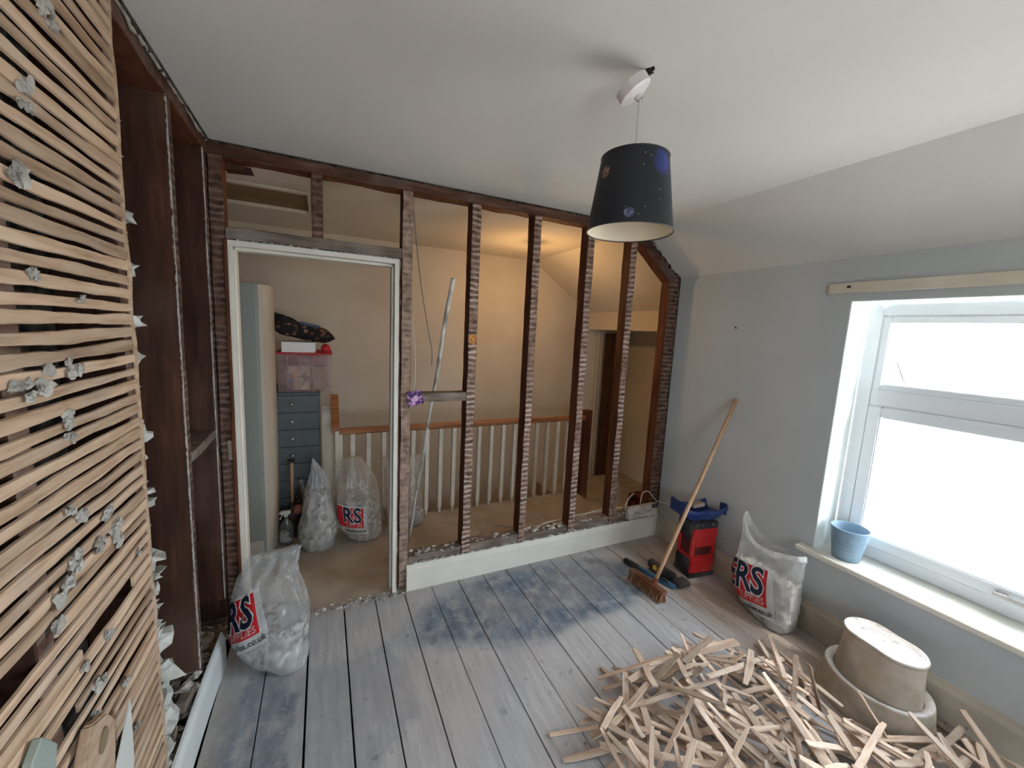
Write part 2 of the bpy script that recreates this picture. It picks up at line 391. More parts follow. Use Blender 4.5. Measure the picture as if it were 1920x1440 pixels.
c = mix(nt, ln, fmath('MULTIPLY', edge2, .7), c, (.36, .33, .29))
c = mix(nt, ln, fmap(fnoise(26, det=9), .60, .72, 0, .6), c, (.47, .46, .46))
c = mix(nt, ln, fmap(fnoise(17, det=9, loc=(8, 8, 2)), .63, .70, 0, .35), c, (.10, .09, .09))
c = mix(nt, ln, fmap(fnoise(2.1, loc=(4, 1, 0)), .45, .62, 0, .35), c, (.46, .43, .44))
c = mix(nt, ln, fmap(fnoise(9, (14, .6, 1), 9, (3, 3, 3)), .58, .72, 0, .35), c, (.20, .23, .28))
c = mix(nt, ln, fmap(fnoise(45, (1, 1, 1), 6, (6, 3, 3)), .55, .75, 0, .3), c, (.62, .60, .59))
ln.new(c, P.inputs['Base Color']); P.inputs['Roughness'].default_value = .55; P.inputs['Specular IOR Level'].default_value = .35
bp_ = nt.new('ShaderNodeBump'); bp_.inputs['Strength'].default_value = .15; bp_.inputs['Distance'].default_value = .004
ln.new(grain, bp_.inputs['Height']); ln.new(bp_.outputs[0], P.inputs['Normal'])

def mat_film(name, col, opac, lo=.0, rough=.22):
    m, nt, ln, P = newmat(name)
    out = nt['Material Output']
    P.inputs['Base Color'].default_value = (*col, 1); P.inputs['Roughness'].default_value = rough; P.inputs['Specular IOR Level'].default_value = .8
    P.inputs['Subsurface Weight'].default_value = 0
    tl = nt.new('ShaderNodeBsdfTranslucent'); tl.inputs[0].default_value = (*col, 1)
    m1 = nt.new('ShaderNodeMixShader'); m1.inputs[0].default_value = .3; ln.new(P.outputs[0], m1.inputs[1]); ln.new(tl.outputs[0], m1.inputs[2])
    tr = nt.new('ShaderNodeBsdfTransparent')
    co = coords(nt, ln); n = N(nt, 'ShaderNodeTexNoise'); n.inputs['Scale'].default_value = 9; n.inputs['Detail'].default_value = 5; ln.new(co, n.inputs[0])
    mr = N(nt, 'ShaderNodeMapRange'); mr.inputs['From Min'].default_value = .3; mr.inputs['From Max'].default_value = .7
    mr.inputs['To Min'].default_value = opac-.12; mr.inputs['To Max'].default_value = opac+.15; ln.new(n.outputs[0], mr.inputs[0])
    m2 = nt.new('ShaderNodeMixShader'); ln.new(mr.outputs[0], m2.inputs[0]); ln.new(tr.outputs[0], m2.inputs[1]); ln.new(m1.outputs[0], m2.inputs[2])
    b = N(nt, 'ShaderNodeTexNoise', noise_type='RIDGED_MULTIFRACTAL'); b.inputs['Scale'].default_value = 9; b.inputs['Detail'].default_value = 3; b.inputs['Distortion'].default_value = .8; ln.new(co, b.inputs[0])
    bu = nt.new('ShaderNodeBump'); bu.inputs['Strength'].default_value = .5; bu.inputs['Distance'].default_value = .012
    ln.new(b.outputs[0], bu.inputs['Height']); ln.new(bu.outputs[0], P.inputs['Normal'])
    ln.new(m2.outputs[0], out.inputs[0])
    return m
M['film'] = mat_film('clear_sack_film', (.78, .82, .84), .30, rough=.12)
M['filmdull'] = mat_film('cloudy_sack_film', (.68, .66, .62), .33, rough=.15)
M['filmwhite'] = mat_film('milky_sack_film', (.86, .88, .88), .34, rough=.22)
M['boxfilm'] = mat_film('clear_storage_box_plastic', (.55, .40, .38), .28, rough=.3)

m, nt, ln, P = newmat('window_glass'); M['glass'] = m
tr = nt.new('ShaderNodeBsdfTransparent'); gl = nt.new('ShaderNodeBsdfGlossy'); gl.inputs['Roughness'].default_value = .02
lw = nt.new('ShaderNodeLayerWeight'); lw.inputs['Blend'].default_value = .035
mx = nt.new('ShaderNodeMixShader'); ln.new(lw.outputs['Fresnel'], mx.inputs[0]); ln.new(tr.outputs[0], mx.inputs[1]); ln.new(gl.outputs[0], mx.inputs[2])
ln.new(mx.outputs[0], nt['Material Output'].inputs[0])

# lampshade print: night sky with stars and three planets
LC = V((.866, 1.03, 1.960))
m, nt, ln, P = newmat('night_sky_fabric'); M['shade'] = m
tc = nt.new('ShaderNodeTexCoord')
vo = N(nt, 'ShaderNodeTexVoronoi'); vo.inputs['Scale'].default_value = 48; ln.new(tc.outputs['Object'], vo.inputs['Vector'])
mr = N(nt, 'ShaderNodeMapRange'); mr.inputs['From Min'].default_value = .11; mr.inputs['From Max'].default_value = .05; ln.new(vo.outputs['Distance'], mr.inputs[0])
sc_ = nt.new('ShaderNodeSeparateColor'); ln.new(vo.outputs['Color'], sc_.inputs[0])
mr2 = N(nt, 'ShaderNodeMapRange'); mr2.inputs['From Min'].default_value = .1; mr2.inputs['From Max'].default_value = .95; ln.new(sc_.outputs[0], mr2.inputs[0])
mu = N(nt, 'ShaderNodeMath', operation='MULTIPLY'); ln.new(mr.outputs[0], mu.inputs[0]); ln.new(mr2.outputs[0], mu.inputs[1])
c = mix(nt, ln, mu.outputs[0], (.006, .009, .016), (.55, .6, .65))
def planet(c, ctr, rad, ca, cb, soft=.15, ns=40):
    d = N(nt, 'ShaderNodeVectorMath', operation='DISTANCE'); ln.new(tc.outputs['Object'], d.inputs[0]); d.inputs[1].default_value = ctr
    q = N(nt, 'ShaderNodeMapRange'); q.inputs['From Min'].default_value = rad; q.inputs['From Max'].default_value = rad*(1-soft); ln.new(d.outputs['Value'], q.inputs[0])
    n = N(nt, 'ShaderNodeTexNoise'); n.inputs['Scale'].default_value = ns; ln.new(tc.outputs['Object'], n.inputs[0])
    r = ramp(nt, [(.4, ca), (.6, cb)]); ln.new(n.outputs[0], r.inputs[0])
    return mix(nt, ln, q.outputs[0], c, r.outputs[0])
def on_shade(ang, z): # point on the shade surface, angle measured from the side facing the camera
    rr = .130-.030*z/.215
    base = math.atan2(-LC.y, -LC.x)+ang
    return (rr*math.cos(base), rr*math.sin(base), z)
c = planet(c, on_shade(R(48), .175), .042, (.015, .03, .16), (.04, .07, .42), .6, 15)
c = planet(c, on_shade(R(-2), .026), .015, (.05, .05, .13), (.22, .22, .38), .1, 90)
c = planet(c, on_shade(R(-48), .155), .019, (.06, .02, .02), (.42, .25, .2), .2, 70)
ln.new(c, P.inputs['Base Color']); P.inputs['Roughness'].default_value = .55
M['shadein'] = mat_plain('cream_shade_lining', (.76, .68, .54), .8)

# ------------------------------------------------------------------ floor
rnd = random.Random(7)
def boards(bm, x_edges, y0, y1, zt, th, gaps):
    for i in range(len(x_edges)-1):
        g0, g1 = gaps[i]/2, gaps[i+1]/2
        z = zt + [0, -.0008, .0006, -.0004][i % 4]
        vs = box(bm, (x_edges[i]+g0, y0, z-th), (x_edges[i+1]-g1, y1, z))
edges = [-.445, -.265, -.09, .087, .260, .431, .603, .778, .952, 1.121, 1.300, 1.469, 1.639, 1.812, 1.985, 2.155, 2.33, 2.518]
gaps = [.004, .005, .009, .0075, .006, .006, .003, .006, .003, .006, .003, .005, .006, .005, .005, .004, .003, .002]
bm = bmesh.new(); boards(bm, edges, YB, D-.002, 0, .022, gaps)
bmesh.ops.bevel(bm, geom=list(bm.edges), offset=.0012, segments=1, affect='EDGES')
struct('floor', bm, M['floor'])
struct('floor', bxm(((-.62, YB, -.12), (RX, D-.003, -.05))), M['darkplaster'])
# landing floor with the stair hole cut off behind the banister
bm = bmesh.new()
prism(bm, [(-1.6, D), (3.4, D), (3.4, 2.72), (2.36, 3.02), (2.36, 3.345), (-.10, 3.345), (-.10, FY), (-1.6, FY)], 'z', -.16, .0)
struct('floor', bm, M['carpet'])
bm = bmesh.new(); prism(bm, [(2.36, 3.02), (3.4, 2.72), (3.6, 2.72), (3.6, FY), (2.36, FY)], 'z', -.36, -.19)
struct('floor', bm, M['carpet'])
struct('floor', bxm(((-1.6, 3.34, -2.72), (3.6, FY, -2.6))), M['carpet'])
struct('trim_1', bxm(((-.1, 3.345, -.24), (2.36, 3.362, -.004)), bevel=.002), M['whitepaint'])

# ------------------------------------------------------------------ walls and ceilings
bm = bmesh.new()
for a, b in (((RX, YB, -.1), (RX+.185, W0, S)), ((RX, W1, -.1), (RX+.185, D+.01, S)), ((RX, W0, -.1), (RX+.185, W1, WZ0-.03)), ((RX, W0, WZ1), (RX+.185, W1, S))):
    box(bm, a, b)
struct('wall_right', bm, M['bluewall'])
bm = bmesh.new()
e = .004
for a, b in (((RX+.002, W1-e, WZ0), (RX+.183, W1+.001, WZ1)), ((RX+.002, W0, WZ0), (RX+.183, W0+e, WZ1)), ((RX+.002, W0, WZ1-e), (RX+.183, W1, WZ1+.001))): box(bm, a, b)
struct('trim_2', bm, M['reveal'])
bm = bmesh.new(); prism(bm, [(RX+.01, S-.01), (RX+.2, S-.01), (RX+.2, S+.45), (F-.05, H+.3), (F-.05, H), (F, H), (RX+.01, S)], 'y', YB, D+.01)
bm.free()
bm = bmesh.new()
sl = (H-S)/(RX-F)
prism(bm, [(F, H), (RX+.02, S-.02*sl), (RX+.12, S-.02*sl+.02), (F+.06, H+.10)], 'y', YB, D+.01)
struct('ceiling', bm, M['slope'])
struct('ceiling', bxm(((-.66, YB, H), (F+.06, D+.012, H+.1))), M['ceiling'])
struct('wall_behind', bxm(((-.66, YB-.1, -.1), (0, YB, H+.1)), ((1.0, YB-.1, -.1), (RX+.185, YB, H+.1)), ((0, YB-.1, -.1), (1.0, YB, .8)), ((0, YB-.1, 1.8), (1.0, YB, H+.1))), M['bluewall'])  # opening made for the added fill window
obj('added_fill_window', bxm(((0, YB-.09, .8), (.06, YB-.03, 1.8)), ((.94, YB-.09, .8), (1.0, YB-.03, 1.8)), ((.06, YB-.09, .8), (.94, YB-.03, .86)), ((.06, YB-.09, 1.74), (.94, YB-.03, 1.8))), M['upvc'], None, kind='structure')  # unseen window, added behind the camera to supply soft fill daylight
struct('ground', bxm(((-30, -30, -3.2), (40, 30, -3.0))), mat_plain('pale_ground', (.30, .29, .27), .9))
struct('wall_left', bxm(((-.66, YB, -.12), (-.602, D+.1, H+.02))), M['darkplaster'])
# landing
struct('wall_far', bxm(((-1.6, FY, -2.7), (3.66, FY+.08, H+.05))), M['landing'])
struct('wall_landing_left', bxm(((-1.68, D+.1, -.2), (-1.6, FY+.08, H+.05)), ((-1.6, D+.1, -.2), (-.585, D+.14, H+.05))), M['landing'])
struct('wall_stairwell', bxm(((-.14, 3.30, -2.7), (2.36, 3.34, -.16)), ((-.14, 3.34, -2.7), (-.10, FY, -.16)), ((2.33, 3.34, -2.7), (2.36, FY, -.36))), M['landing'])
bm = bmesh.new()
HX0, HX1, HY0, HY1 = -.95, -.075, 2.96, 3.47
for a, b in (((-1.68, D+.012, H), (HX0, FY, H+.08)), ((HX1, D+.012, H), (2.17, FY, H+.08)), ((HX0, D+.012, H), (HX1, HY0, H+.08)), ((HX0, HY1, H), (HX1, FY, H+.08))): box(bm, a, b)
struct('ceiling', bm, M['landceil'])
bm = bmesh.new(); prism(bm, [(2.16, H), (2.95, 1.885), (3.05, 1.9), (2.2, H+.08)], 'y', D+.012, FY)
struct('ceiling', bm, M['landceil'])
struct('trim_3', bxm(((2.93, D+.02, 1.70), (3.02, FY, 1.90))), M['landing'])
struct('wall_landing_right', bxm(((3.6, D+.02, -.4), (3.68, FY+.08, 1.8)), ((RX+.03, D+.02, -.4), (3.68, D+.1, 2.3)), ((3.02, D+.02, 1.70), (3.68, FY, 1.74))), M['landing'])
# loft hatch in the landing ceiling
t = thing('loft_hatch', 'recessed brownish loft hatch with cream frame in landing ceiling above doorway', 'hatch', (-.5, 3.2, H))
obj('hatch_panel', bxm(((HX0, HY0, H+.012), (HX1, HY1, H+.03))), mat_noise('stained_hatch_paint', (.22, .155, .09), (.30, .215, .13), .8, 4), t)
obj('hatch_frame', bxm(((HX0-.03, HY0-.03, H-.012), (HX0+.01, HY1+.03, H+.06)), ((HX1-.01, HY0-.03, H-.012), (HX1+.03, HY1+.03, H+.06)), ((HX0+.01, HY0-.03, H-.012), (HX1-.01, HY0+.01, H+.06)), ((HX0+.01, HY1-.01, H-.012), (HX1-.01, HY1+.03, H+.06)), bevel=.003), M['landceil'], t)

# skirting boards
def skirt(prof, ax, lo, hi):
    bm = bmesh.new(); prism(bm, prof, ax, lo, hi); return bm
sb = [(0, 0), (-.020, 0), (-.020, .135), (-.016, .148), (-.012, .152), (-.009, .168), (0, .171)]
struct('baseboard_back', skirt([(D+p[0], p[1]) for p in sb], 'x', .446, RX-.0), M['cream'])
struct('baseboard_right', skirt([(RX+p[0], p[1]) for p in sb], 'y', YB, D-.02), M['skirtR'])
# left skirting: its far end springs away from the wall
bm = bmesh.new(); rows = []
for i in range(31):
    y = YB+(2.10-YB)*i/30; off = -.452 + (.014*max(0, (y-1.55)/.55)**2)
    rows.append([bm.verts.new((off+q[0], y, q[1])) for q in ((-.018, .0), (0, 0), (0, .135), (-.004, .148), (-.008, .152), (-.010, .168), (-.018, .170))])
for i in range(30):
    for k in range(7): bm.faces.new((rows[i][k], rows[i][(k+1) % 7], rows[i+1][(k+1) % 7], rows[i+1][k]))
bm.faces.new(rows[0]); bm.faces.new(rows[-1][::-1]); bmesh.ops.recalc_face_normals(bm, faces=bm.faces)
struct('baseboard_left', bm, M['skirtL'])

# ------------------------------------------------------------------ window
FX = 2.705
win = bpy.data.objects.new('window_1', None); COL.objects.link(win); win.location = (FX, .5, WZ0); win['kind'] = 'structure'; BASE['window_1'] = V((FX, .5, WZ0))
def ring(y0, y1, z0, z1, wd, x0, x1, bev=.006):
    bm = bmesh.new()
    for a, b in (((x0, y0, z0), (x1, y0+wd, z1)), ((x0, y1-wd, z0), (x1, y1, z1)), ((x0, y0+wd, z0), (x1, y1-wd, z0+wd)), ((x0, y0+wd, z1-wd), (x1, y1-wd, z1))): box(bm, a, b)
    bmesh.ops.bevel(bm, geom=list(bm.edges), offset=bev, segments=2, affect='EDGES'); return bm
obj('window_frame', ring(W0, W1, WZ0, WZ1, .072, FX, FX+.07), M['upvc'], win)
ZT = 1.375
obj('transom', bxm(((FX-.004, W0+.07, ZT-.045), (FX+.066, W1-.07, ZT+.045)), bevel=.006, seg=2), M['upvc'], win)
ys = (W0+.072, W1-.072)
sash = obj('window_sash', ring(ys[0], ys[1], WZ0+.07, ZT-.045, .06, FX-.012, FX+.055), M['upvc'], win)
obj('glass_pane', bxm(((FX+.03, ys[0]+.05, WZ0+.12), (FX+.036, ys[1]-.05, ZT-.095))), M['glass'], sash)
# fanlight pushed open at the bottom
Mf = Matrix.Translation((FX+.05, 0, WZ1-.075)) @ Matrix.Rotation(R(-63), 4, 'Y') @ Matrix.Translation((-FX-.05, 0, -(WZ1-.075)))
bm = ring(ys[0], ys[1]+.03, ZT+.065, WZ1-.075, .035, FX+.05, FX+.075); bmesh.ops.transform(bm, matrix=Mf, verts=bm.verts)
fan = obj('fanlight', bm, M['upvc'], win)
bm = bxm(((FX+.06, ys[0]+.05, ZT+.10), (FX+.065, ys[1]-.05, WZ1-.12))); bmesh.ops.transform(bm, matrix=Mf, verts=bm.verts)
obj('glass_pane', bm, M['glass'], fan)
bm = ring(W0+.07, W1-.07, ZT+.043, WZ1-.07, .035, FX+.004, FX+.05, .004); obj('fanlight_stop', bm, M['upvc'], win)
bm = bmesh.new(); tube(bm, [(FX+.04, W1-.14, ZT+.20), (FX+.05, W1-.19, ZT+.07)], .005); tube(bm, [(FX+.05, W1-.19, ZT+.07), (FX+.05, W1-.26, ZT+.06)], .005)
obj('window_stay', bm, M['steel'], win)
bm = bxm(((FX-.03, .52, WZ0+.085), (FX-.012, .56, WZ0+.11)), ((FX-.045, .44, WZ0+.09), (FX-.028, .56, WZ0+.105)), bevel=.003)
obj('window_handle', bm, M['steel'], win)
sill = bmesh.new(); prism(sill, [(RX-.055, WZ0-.022), (RX-.055, WZ0-.004), (RX-.051, WZ0), (FX+.01, WZ0), (FX+.01, WZ0-.03), (RX-.05, WZ0-.03)], 'y', -.27, 1.255)
struct('trim_4', sill, M['cream'])
bm = bxm(((RX-.02, -.4, 1.920), (RX, 1.300, 1.973)), bevel=.002)
t = obj('curtain_batten', bm, M['whitepaint'], None, label='long white painted batten screwed to wall above the window', cat='batten', origin=(RX, 1.3, 1.92))
bm = bmesh.new(); blob(bm, (RX-.021, 1.205, 1.952), .008, 2, .4, 4, (.3, 1.4, .8)); obj('plaster_scar', bm, M['darkplaster'], t)

# ------------------------------------------------------------------ stud partition (back)
P0 = thing('stud_partition', 'stripped dark timber stud partition with doorway across back of room', 'partition', (1.0, D+.045, 0))
DY = D+.09
def part_timber(name, a, b, along, mats, face, seed, parent=P0, amp=.0015, label=None):
    return obj(name, rough_timber(a, b, along, face=face, seed=seed, amp=amp), mats, parent, label=label)
fy = (0, -1, 0)
studs = [(.401, .458, .03, 'strucklight', 'darkwood'), (.803, .858, .03, 'struck', 'redwood'), (1.218, 1.270, .03, 'struck', 'redwood'),
         (1.632, 1.688, .03, 'struck', 'redwood'), (2.008, 2.064, .03, 'struck', 'redwood')]
for i, (a, b, z0, s, wdm) in enumerate(studs):
    part_timber('stud', (a, D, z0), (b, DY, 2.372), 'z', [M[wdm], M[s]], fy, i)
part_timber('stud', (-.468, D, .03), (-.412, DY, 2.372), 'z', [M['redwood'], M['struckdark']], fy, 11)
part_timber('corner_post', (2.412, D, .03), (2.516, DY, 2.115), 'z', [M['redwood'], M['struckdark']], fy, 12, label='red-brown corner post against the window wall')
part_timber('cripple_stud', (-.046, D, 2.058), (.006, DY-.01, 2.372), 'z', [M['darkwood'], M['struckdark']], fy, 13, label='short stud over the door head')
part_timber('top_plate', (-.472, D-.004, 2.368), (2.10, DY, 2.420), 'x', [M['redwood'], M['platewood']], fy, 14, amp=.003)
part_timber('door_head', (-.412, D-.002, 2.004), (.401, DY, 2.060), 'x', [M['darkwood'], M['greytimber']], fy, 15, amp=.003, label='dusty grey timber over the doorway')
part_timber('noggin', (.458, D+.004, 1.192), (.803, DY-.005, 1.245), 'x', [M['greytimber'], M['greytimber']], fy, 16, label='dusty grey cross piece beside the doorway')
for i, (a, b) in enumerate(((.458, .803), (.858, 1.218), (1.27, 1.632), (1.688, 2.008), (2.064, 2.412))):
    part_timber('sole_plate', (a, D+.006, .10), (b, DY, .216+.01*(i % 2)), 'x', [M['greytimber'], M['greytimber']], fy, 20+i, amp=.006)
# sloping plate under the roof slope
ang = math.atan2(H-S, RX-F)
bm = rough_timber((-.01, 0, -.075), (.545, .09, 0.004), 'x', face=fy, seed=31, amp=.003)
Ms = Matrix.Translation((2.055, D, 2.452)) @ Matrix.Rotation(ang, 4, 'Y') @ Matrix.Translation((0, 0, -.012))
bmesh.ops.transform(bm, matrix=Ms, verts=bm.verts)
obj('sloping_plate', bm, [M['redwood'], M['platewood']], P0)
# packing blocks beside the door lining
part_timber('packing_block', (-.412, D+.02, 1.70), (-.39, DY, 1.96), 'z', [M['darkwood'], M['greytimber']], fy, 41)
part_timber('packing_block', (-.440, D-.006, .93), (-.408, D+.06, 1.03), 'z', [M['darkwood'], M['greytimber']], fy, 42)
part_timber('packing_strip', (-.412, D+.035, .03), (-.406, DY, 1.70), 'z', [M['darkwood'], M['struckdark']], fy, 43)
bm = bmesh.new(); prism(bm, [(-.41, 2.352), (-.40, 2.362), (-.305, 2.352), (-.30, 2.338), (-.41, 2.33)], 'y', D+.05, D+.12)
obj('broken_board', bm, M['darkwood'], P0)
# plaster edges left on the partition
edge_bits = [
    ((-.46, D-.006, H-.003), (2.09, D-.006, H-.003), (0, 0, -1), (0, .01, 0), .003, .016, 190, 'darkplaster'),
    ((F, D-.006, H-.002), (RX-.004, D-.006, S-.0), (-.64, 0, -.76), (0, .012, 0), .010, .040, 46, 'darkplaster'),
    ((RX-.001, D-.004, S-.01), (RX-.001, D-.004, .17), (-1, 0, 0), (0, .01, 0), .004, .026, 90, 'darkplaster'),
    ((2.12, D-.012, H-.03), (RX-.05, D-.012, S+.03), (-.64, 0, -.76), (0, .006, 0), .002, .020, 20, 'plasterlight'),
    ((.458, D-.010, .168), (2.47, D-.010, .168), (0, 0, 1), (0, .02, 0), .002, .016, 150, 'rubble')]
for i, (p0, p1, o_, th, w0, w1, n, mt) in enumerate(edge_bits):
    obj('plaster_edge', ribbon_jag(p0, p1, o_, th, w0, w1, n, 50+i), M[mt], P0)
bm = bmesh.new(); blob(bm, (.829, D-.001, 1.575), .02, 2, .5, 3, (1.1, .2, 1.5)); obj('split_patch', bm, mat_noise('fresh_split_wood', (.35, .12, .03), (.62, .30, .10), .8, 60), P0, label='bright orange split in the stud')
# rubble lying along the sole plate
bm = bmesh.new(); rr = random.Random(3)
for k in range(150):
    x = rr.uniform(.47, 2.40)
    if any(a-.02 < x < b+.02 for a, b, *_ in studs): continue
    r_ = rr.uniform(.005, .016); blob(bm, (x, D+rr.uniform(.0, .07), .218+r_*.3), r_, 1, .6, k, (1.4, 1, .6))
obj('plaster_crumbs', bm, M['rubble'], None, kind='stuff', label='plaster crumbs scattered along the sole plate between the bare studs', cat='rubble')
bm = bmesh.new()
for k in range(160):
    x = rr.uniform(-.40, .42); r_ = rr.uniform(.003, .010); blob(bm, (x, D-.01+rr.gauss(0, .018), r_*.3), r_, 1, .6, k, (1.6, 1, .6))
obj('threshold_dust', bm, M['rubble'], None, kind='stuff', label='ridge of grey dust and grit across the doorway threshold', cat='dust')

# door lining (no door hung)
dr = bpy.data.objects.new('door_1', None); COL.objects.link(dr); dr.location = (0, D, 0); dr['kind'] = 'structure'; BASE['door_1'] = V((0, D, 0))
def jamb(x0, x1, z1, mat, nm):
    s = 1 if x0 < 0 else -1
    bm = bmesh.new()
    box(bm, (x0, D-.004, .0), (x1, DY+.02, z1))
    a, b = (x1, x1+.008) if s > 0 else (x0-.010, x0)
    box(bm, (a, D+.045, 0), (b, DY+.02, z1))
    bmesh.ops.bevel(bm, geom=list(bm.edges), offset=.0015, segments=1, affect='EDGES')
    obj(nm, bm, mat, dr)
jamb(-.405, -.388, 1.975, M['cream'], 'door_jamb'); jamb(.362, .388, 1.975, M['cream'], 'door_jamb')
obj('door_lining_head', bxm(((-.405, D-.004, 1.975), (.388, DY+.02, 2.000)), ((-.388, D+.045, 1.962), (.362, DY+.02, 1.976)), bevel=.0015), M['cream'], dr)
obj('lining_edge', rough_timber((-.420, D-.012, 0), (-.405, D+.03, 2.0), 'z', seed=61), M['redwood'], dr)
obj('lining_edge', rough_timber((.388, D-.010, .03), (.394, D+.03, 2.0), 'z', seed=62), M['redwood'], dr)
obj('plaster_edge', ribbon_jag((-.37, D-.006, 2.0), (.39, D-.006, 2.0), (0, 0, 1), (0, .01, 0), .001, .010, 90, 71), M['plaster'], dr)
obj('plaster_edge', ribbon_jag((.389, D-.008, .15), (.389, D-.008, 1.99), (1, 0, 0), (0, .01, 0), .000, .008, 120, 72), M['plasterlight'], dr)

# ------------------------------------------------------------------ left lath partition
P1 = thing('lath_partition', 'bare wooden lath partition along the left wall with empty stud bays', 'partition', (L-.05, 1.2, 0))
fx = (1, 0, 0)
LB = -.600
for i, y in enumerate((2.283, 1.828, 1.385, .93, .475, .02, -.435)):
    obj('stud', rough_timber((LB, y, .215 if y > 1.5 else .1), (L, y+.052, 2.372), 'z', face=fx, seed=80+i, amp=.002), [M['darkwood'], M['struckdark']], P1)
obj('stud', rough_timber((LB, 2.340, .0), (L-.002, 2.43, 2.372), 'z', face=fx, seed=79, amp=.002), [M['darkwood'], M['struckdark']], P1)
obj('top_plate', rough_timber((LB, YB, 2.372), (L+.002, D-.006, 2.424), 'y', face=fx, seed=90, amp=.003), [M['redwood'], M['platewood']], P1)
obj('sole_plate', rough_timber((LB+.005, YB, .0), (L-.006, D-.006, .085), 'y', face=fx, seed=91, amp=.004), [M['greytimber'], M['greytimber']], P1)
obj('plaster_edge', ribbon_jag((L+.004, YB, H-.002), (L+.004, D-.01, H-.002), (0, 0, -1), (.012, 0, 0), .003, .022, 240, 92), M['darkplaster'], P1)
obj('plaster_edge', ribbon_jag((L+.006, YB, H-.012), (L+.006, D-.02, H-.012), (0, 0, -1), (.006, 0, 0), .000, .020, 160, 93), M['plaster'], P1)
# ragged plaster on the arrises of the bare studs and beside the cut lath ends
for i, (y, w0, w1, n, mt) in enumerate(((1.828, .001, .008, 260, 'plaster'), (2.283, .001, .006, 220, 'plaster'))):
    obj('plaster_edge', ribbon_jag((L-.002, y+.003, .22), (L-.002, y+.003, 2.37), (0, -1, 0), (.005, 0, 0), w0, w1, n, 95+i), M[mt], P1)
obj('plaster_keys', ribbon_jag((L-.012, 1.436, .22), (L-.012, 1.436, 2.20), (0, 1, 0), (.008, 0, 0), .003, .034, 150, 97), M['plasterlight'], P1)
obj('plaster_keys', ribbon_jag((L-.020, 1.436, .16), (L-.020, 1.436, .95), (0, 1, 0), (.010, 0, 0), .010, .060, 46, 98), M['plasterlight'], P1)
bm = bmesh.new(); rk = random.Random(31); zz = .17
while zz < 2.25:
    s_ = rk.uniform(.5, 1.15) if rk.random() < .85 else 1.7
    if zz < .95: s_ *= 1.25+.9*(.95-zz)
    blob(bm, (L-.020, 1.454+.010*s_, zz), .0165*s_, 2, .8, zz*50, (.8, 1.3, .62), 2.2); zz += .0345 if rk.random() < .8 else .055
obj('plaster_keys', bm, M['plasterlight'], P1)
obj('edge_batten', rough_timber((L, 1.418, .15), (L+.006, 1.434, 2.42), 'z', seed=99, amp=.003, bev=.001), M['lath'], P1)
obj('brace', rough_timber((LB+.01, 1.88, 1.06), (L-.004, 2.283, 1.10), 'y', seed=100, amp=.002), M['greytimber'], P1)
# laths
rl = random.Random(21)
def lath_mesh(y0, y1, z, wdt, th, x, seed, step=.03):
    bm = bmesh.new(); n = max(3, int((y1-y0)/step)); rows = []
    for i in range(n+1):
        y = y0+(y1-y0)*i/n
        zc = z + .007*noise.noise(V((y*1.7, seed*3.1, 0))) + .0035*noise.noise(V((y*7, seed*1.7, 5)))
        w_ = wdt*(1+.34*noise.noise(V((y*4, seed*2.3, 9)))+.16*noise.noise(V((y*19, seed, 2))))/2
        xx = x + .0015*noise.noise(V((y*3, seed, 1)))
        rows.append([bm.verts.new(p) for p in ((xx, y, zc-w_), (xx+th*.8, y, zc-w_+.0015), (xx+th, y, zc), (xx+th*.8, y, zc+w_-.0015), (xx, y, zc+w_))])
    for i in range(n):
        for k in range(5): bm.faces.new((rows[i][k], rows[i][(k+1) % 5], rows[i+1][(k+1) % 5], rows[i+1][k]))
    bm.faces.new(rows[0]); bm.faces.new(rows[-1][::-1]); bmesh.ops.recalc_face_normals(bm, faces=bm.faces)
    return bm
z = .165; k = 0
broken = {22: (1.05, 1.30), 25: (.70, .98), 19: (.80, 1.02), 12: (1.12, 1.2), 58: (.88, 1.0)}
while z < 2.41:
    wd = rl.uniform(.0205, .0275)
    y1 = 1.420+rl.uniform(-.004, .004)
    if k in broken:
        a, b = broken[k]
        obj('lath', lath_mesh(-.75, a, z, wd, .0065, L+.0005, k), M['lath'], P1)
        obj('lath', lath_mesh(b, y1, z, wd, .0065, L+.0005, k+.3), M['lath'], P1)
    else:
        obj('lath', lath_mesh(-.75, y1, z, wd, .0065, L+.0005, k), M['lath'], P1, smooth=False)
    z += .0345+rl.uniform(-.0015, .0015); k += 1
# plaster lumps still stuck to the laths  (y, z, size, squash)
lumps = [(1.06, 2.03, .020), (1.13, 2.19, .022), (1.0, 1.86, .02), (1.04, 1.98, .018), (1.10, 1.52, .018), (1.02, 1.51, .022), (1.14, 1.515, .014), (.95, 1.50, .018), (1.085, 1.425, .020), (1.08, 1.38, .014), (1.14, 1.12, .016),
         (1.01, 1.10, .024), (1.06, 1.135, .022), (1.19, 1.17, .02), (1.22, 1.12, .022), (1.24, 1.08, .014), (.98, 1.04, .02), (1.09, 1.22, .018), (1.05, 1.24, .012), (1.15, .90, .016), (1.10, .82, .018), (1.06, .76, .014), (1.20, .72, .014), (1.12, .62, .016), (1.25, .56, .014), (1.05, .90, .012), (1.33, 1.0, .01), (1.16, 1.66, .01), (1.02, 1.70, .012)]
for i, (y, z, s) in enumerate(lumps):
    bm = bmesh.new()
    for q in range(4):
        blob(bm, (L+.008+rl.uniform(0, .006), y+rl.uniform(-1, 1)*s, z+rl.uniform(-1, 1)*s*.8), s*rl.uniform(.35, .75), 2, .6, i*7+q, (.45, 1.1, .9), 2.5)
    obj('plaster_lump', bm, M['plaster'], P1)
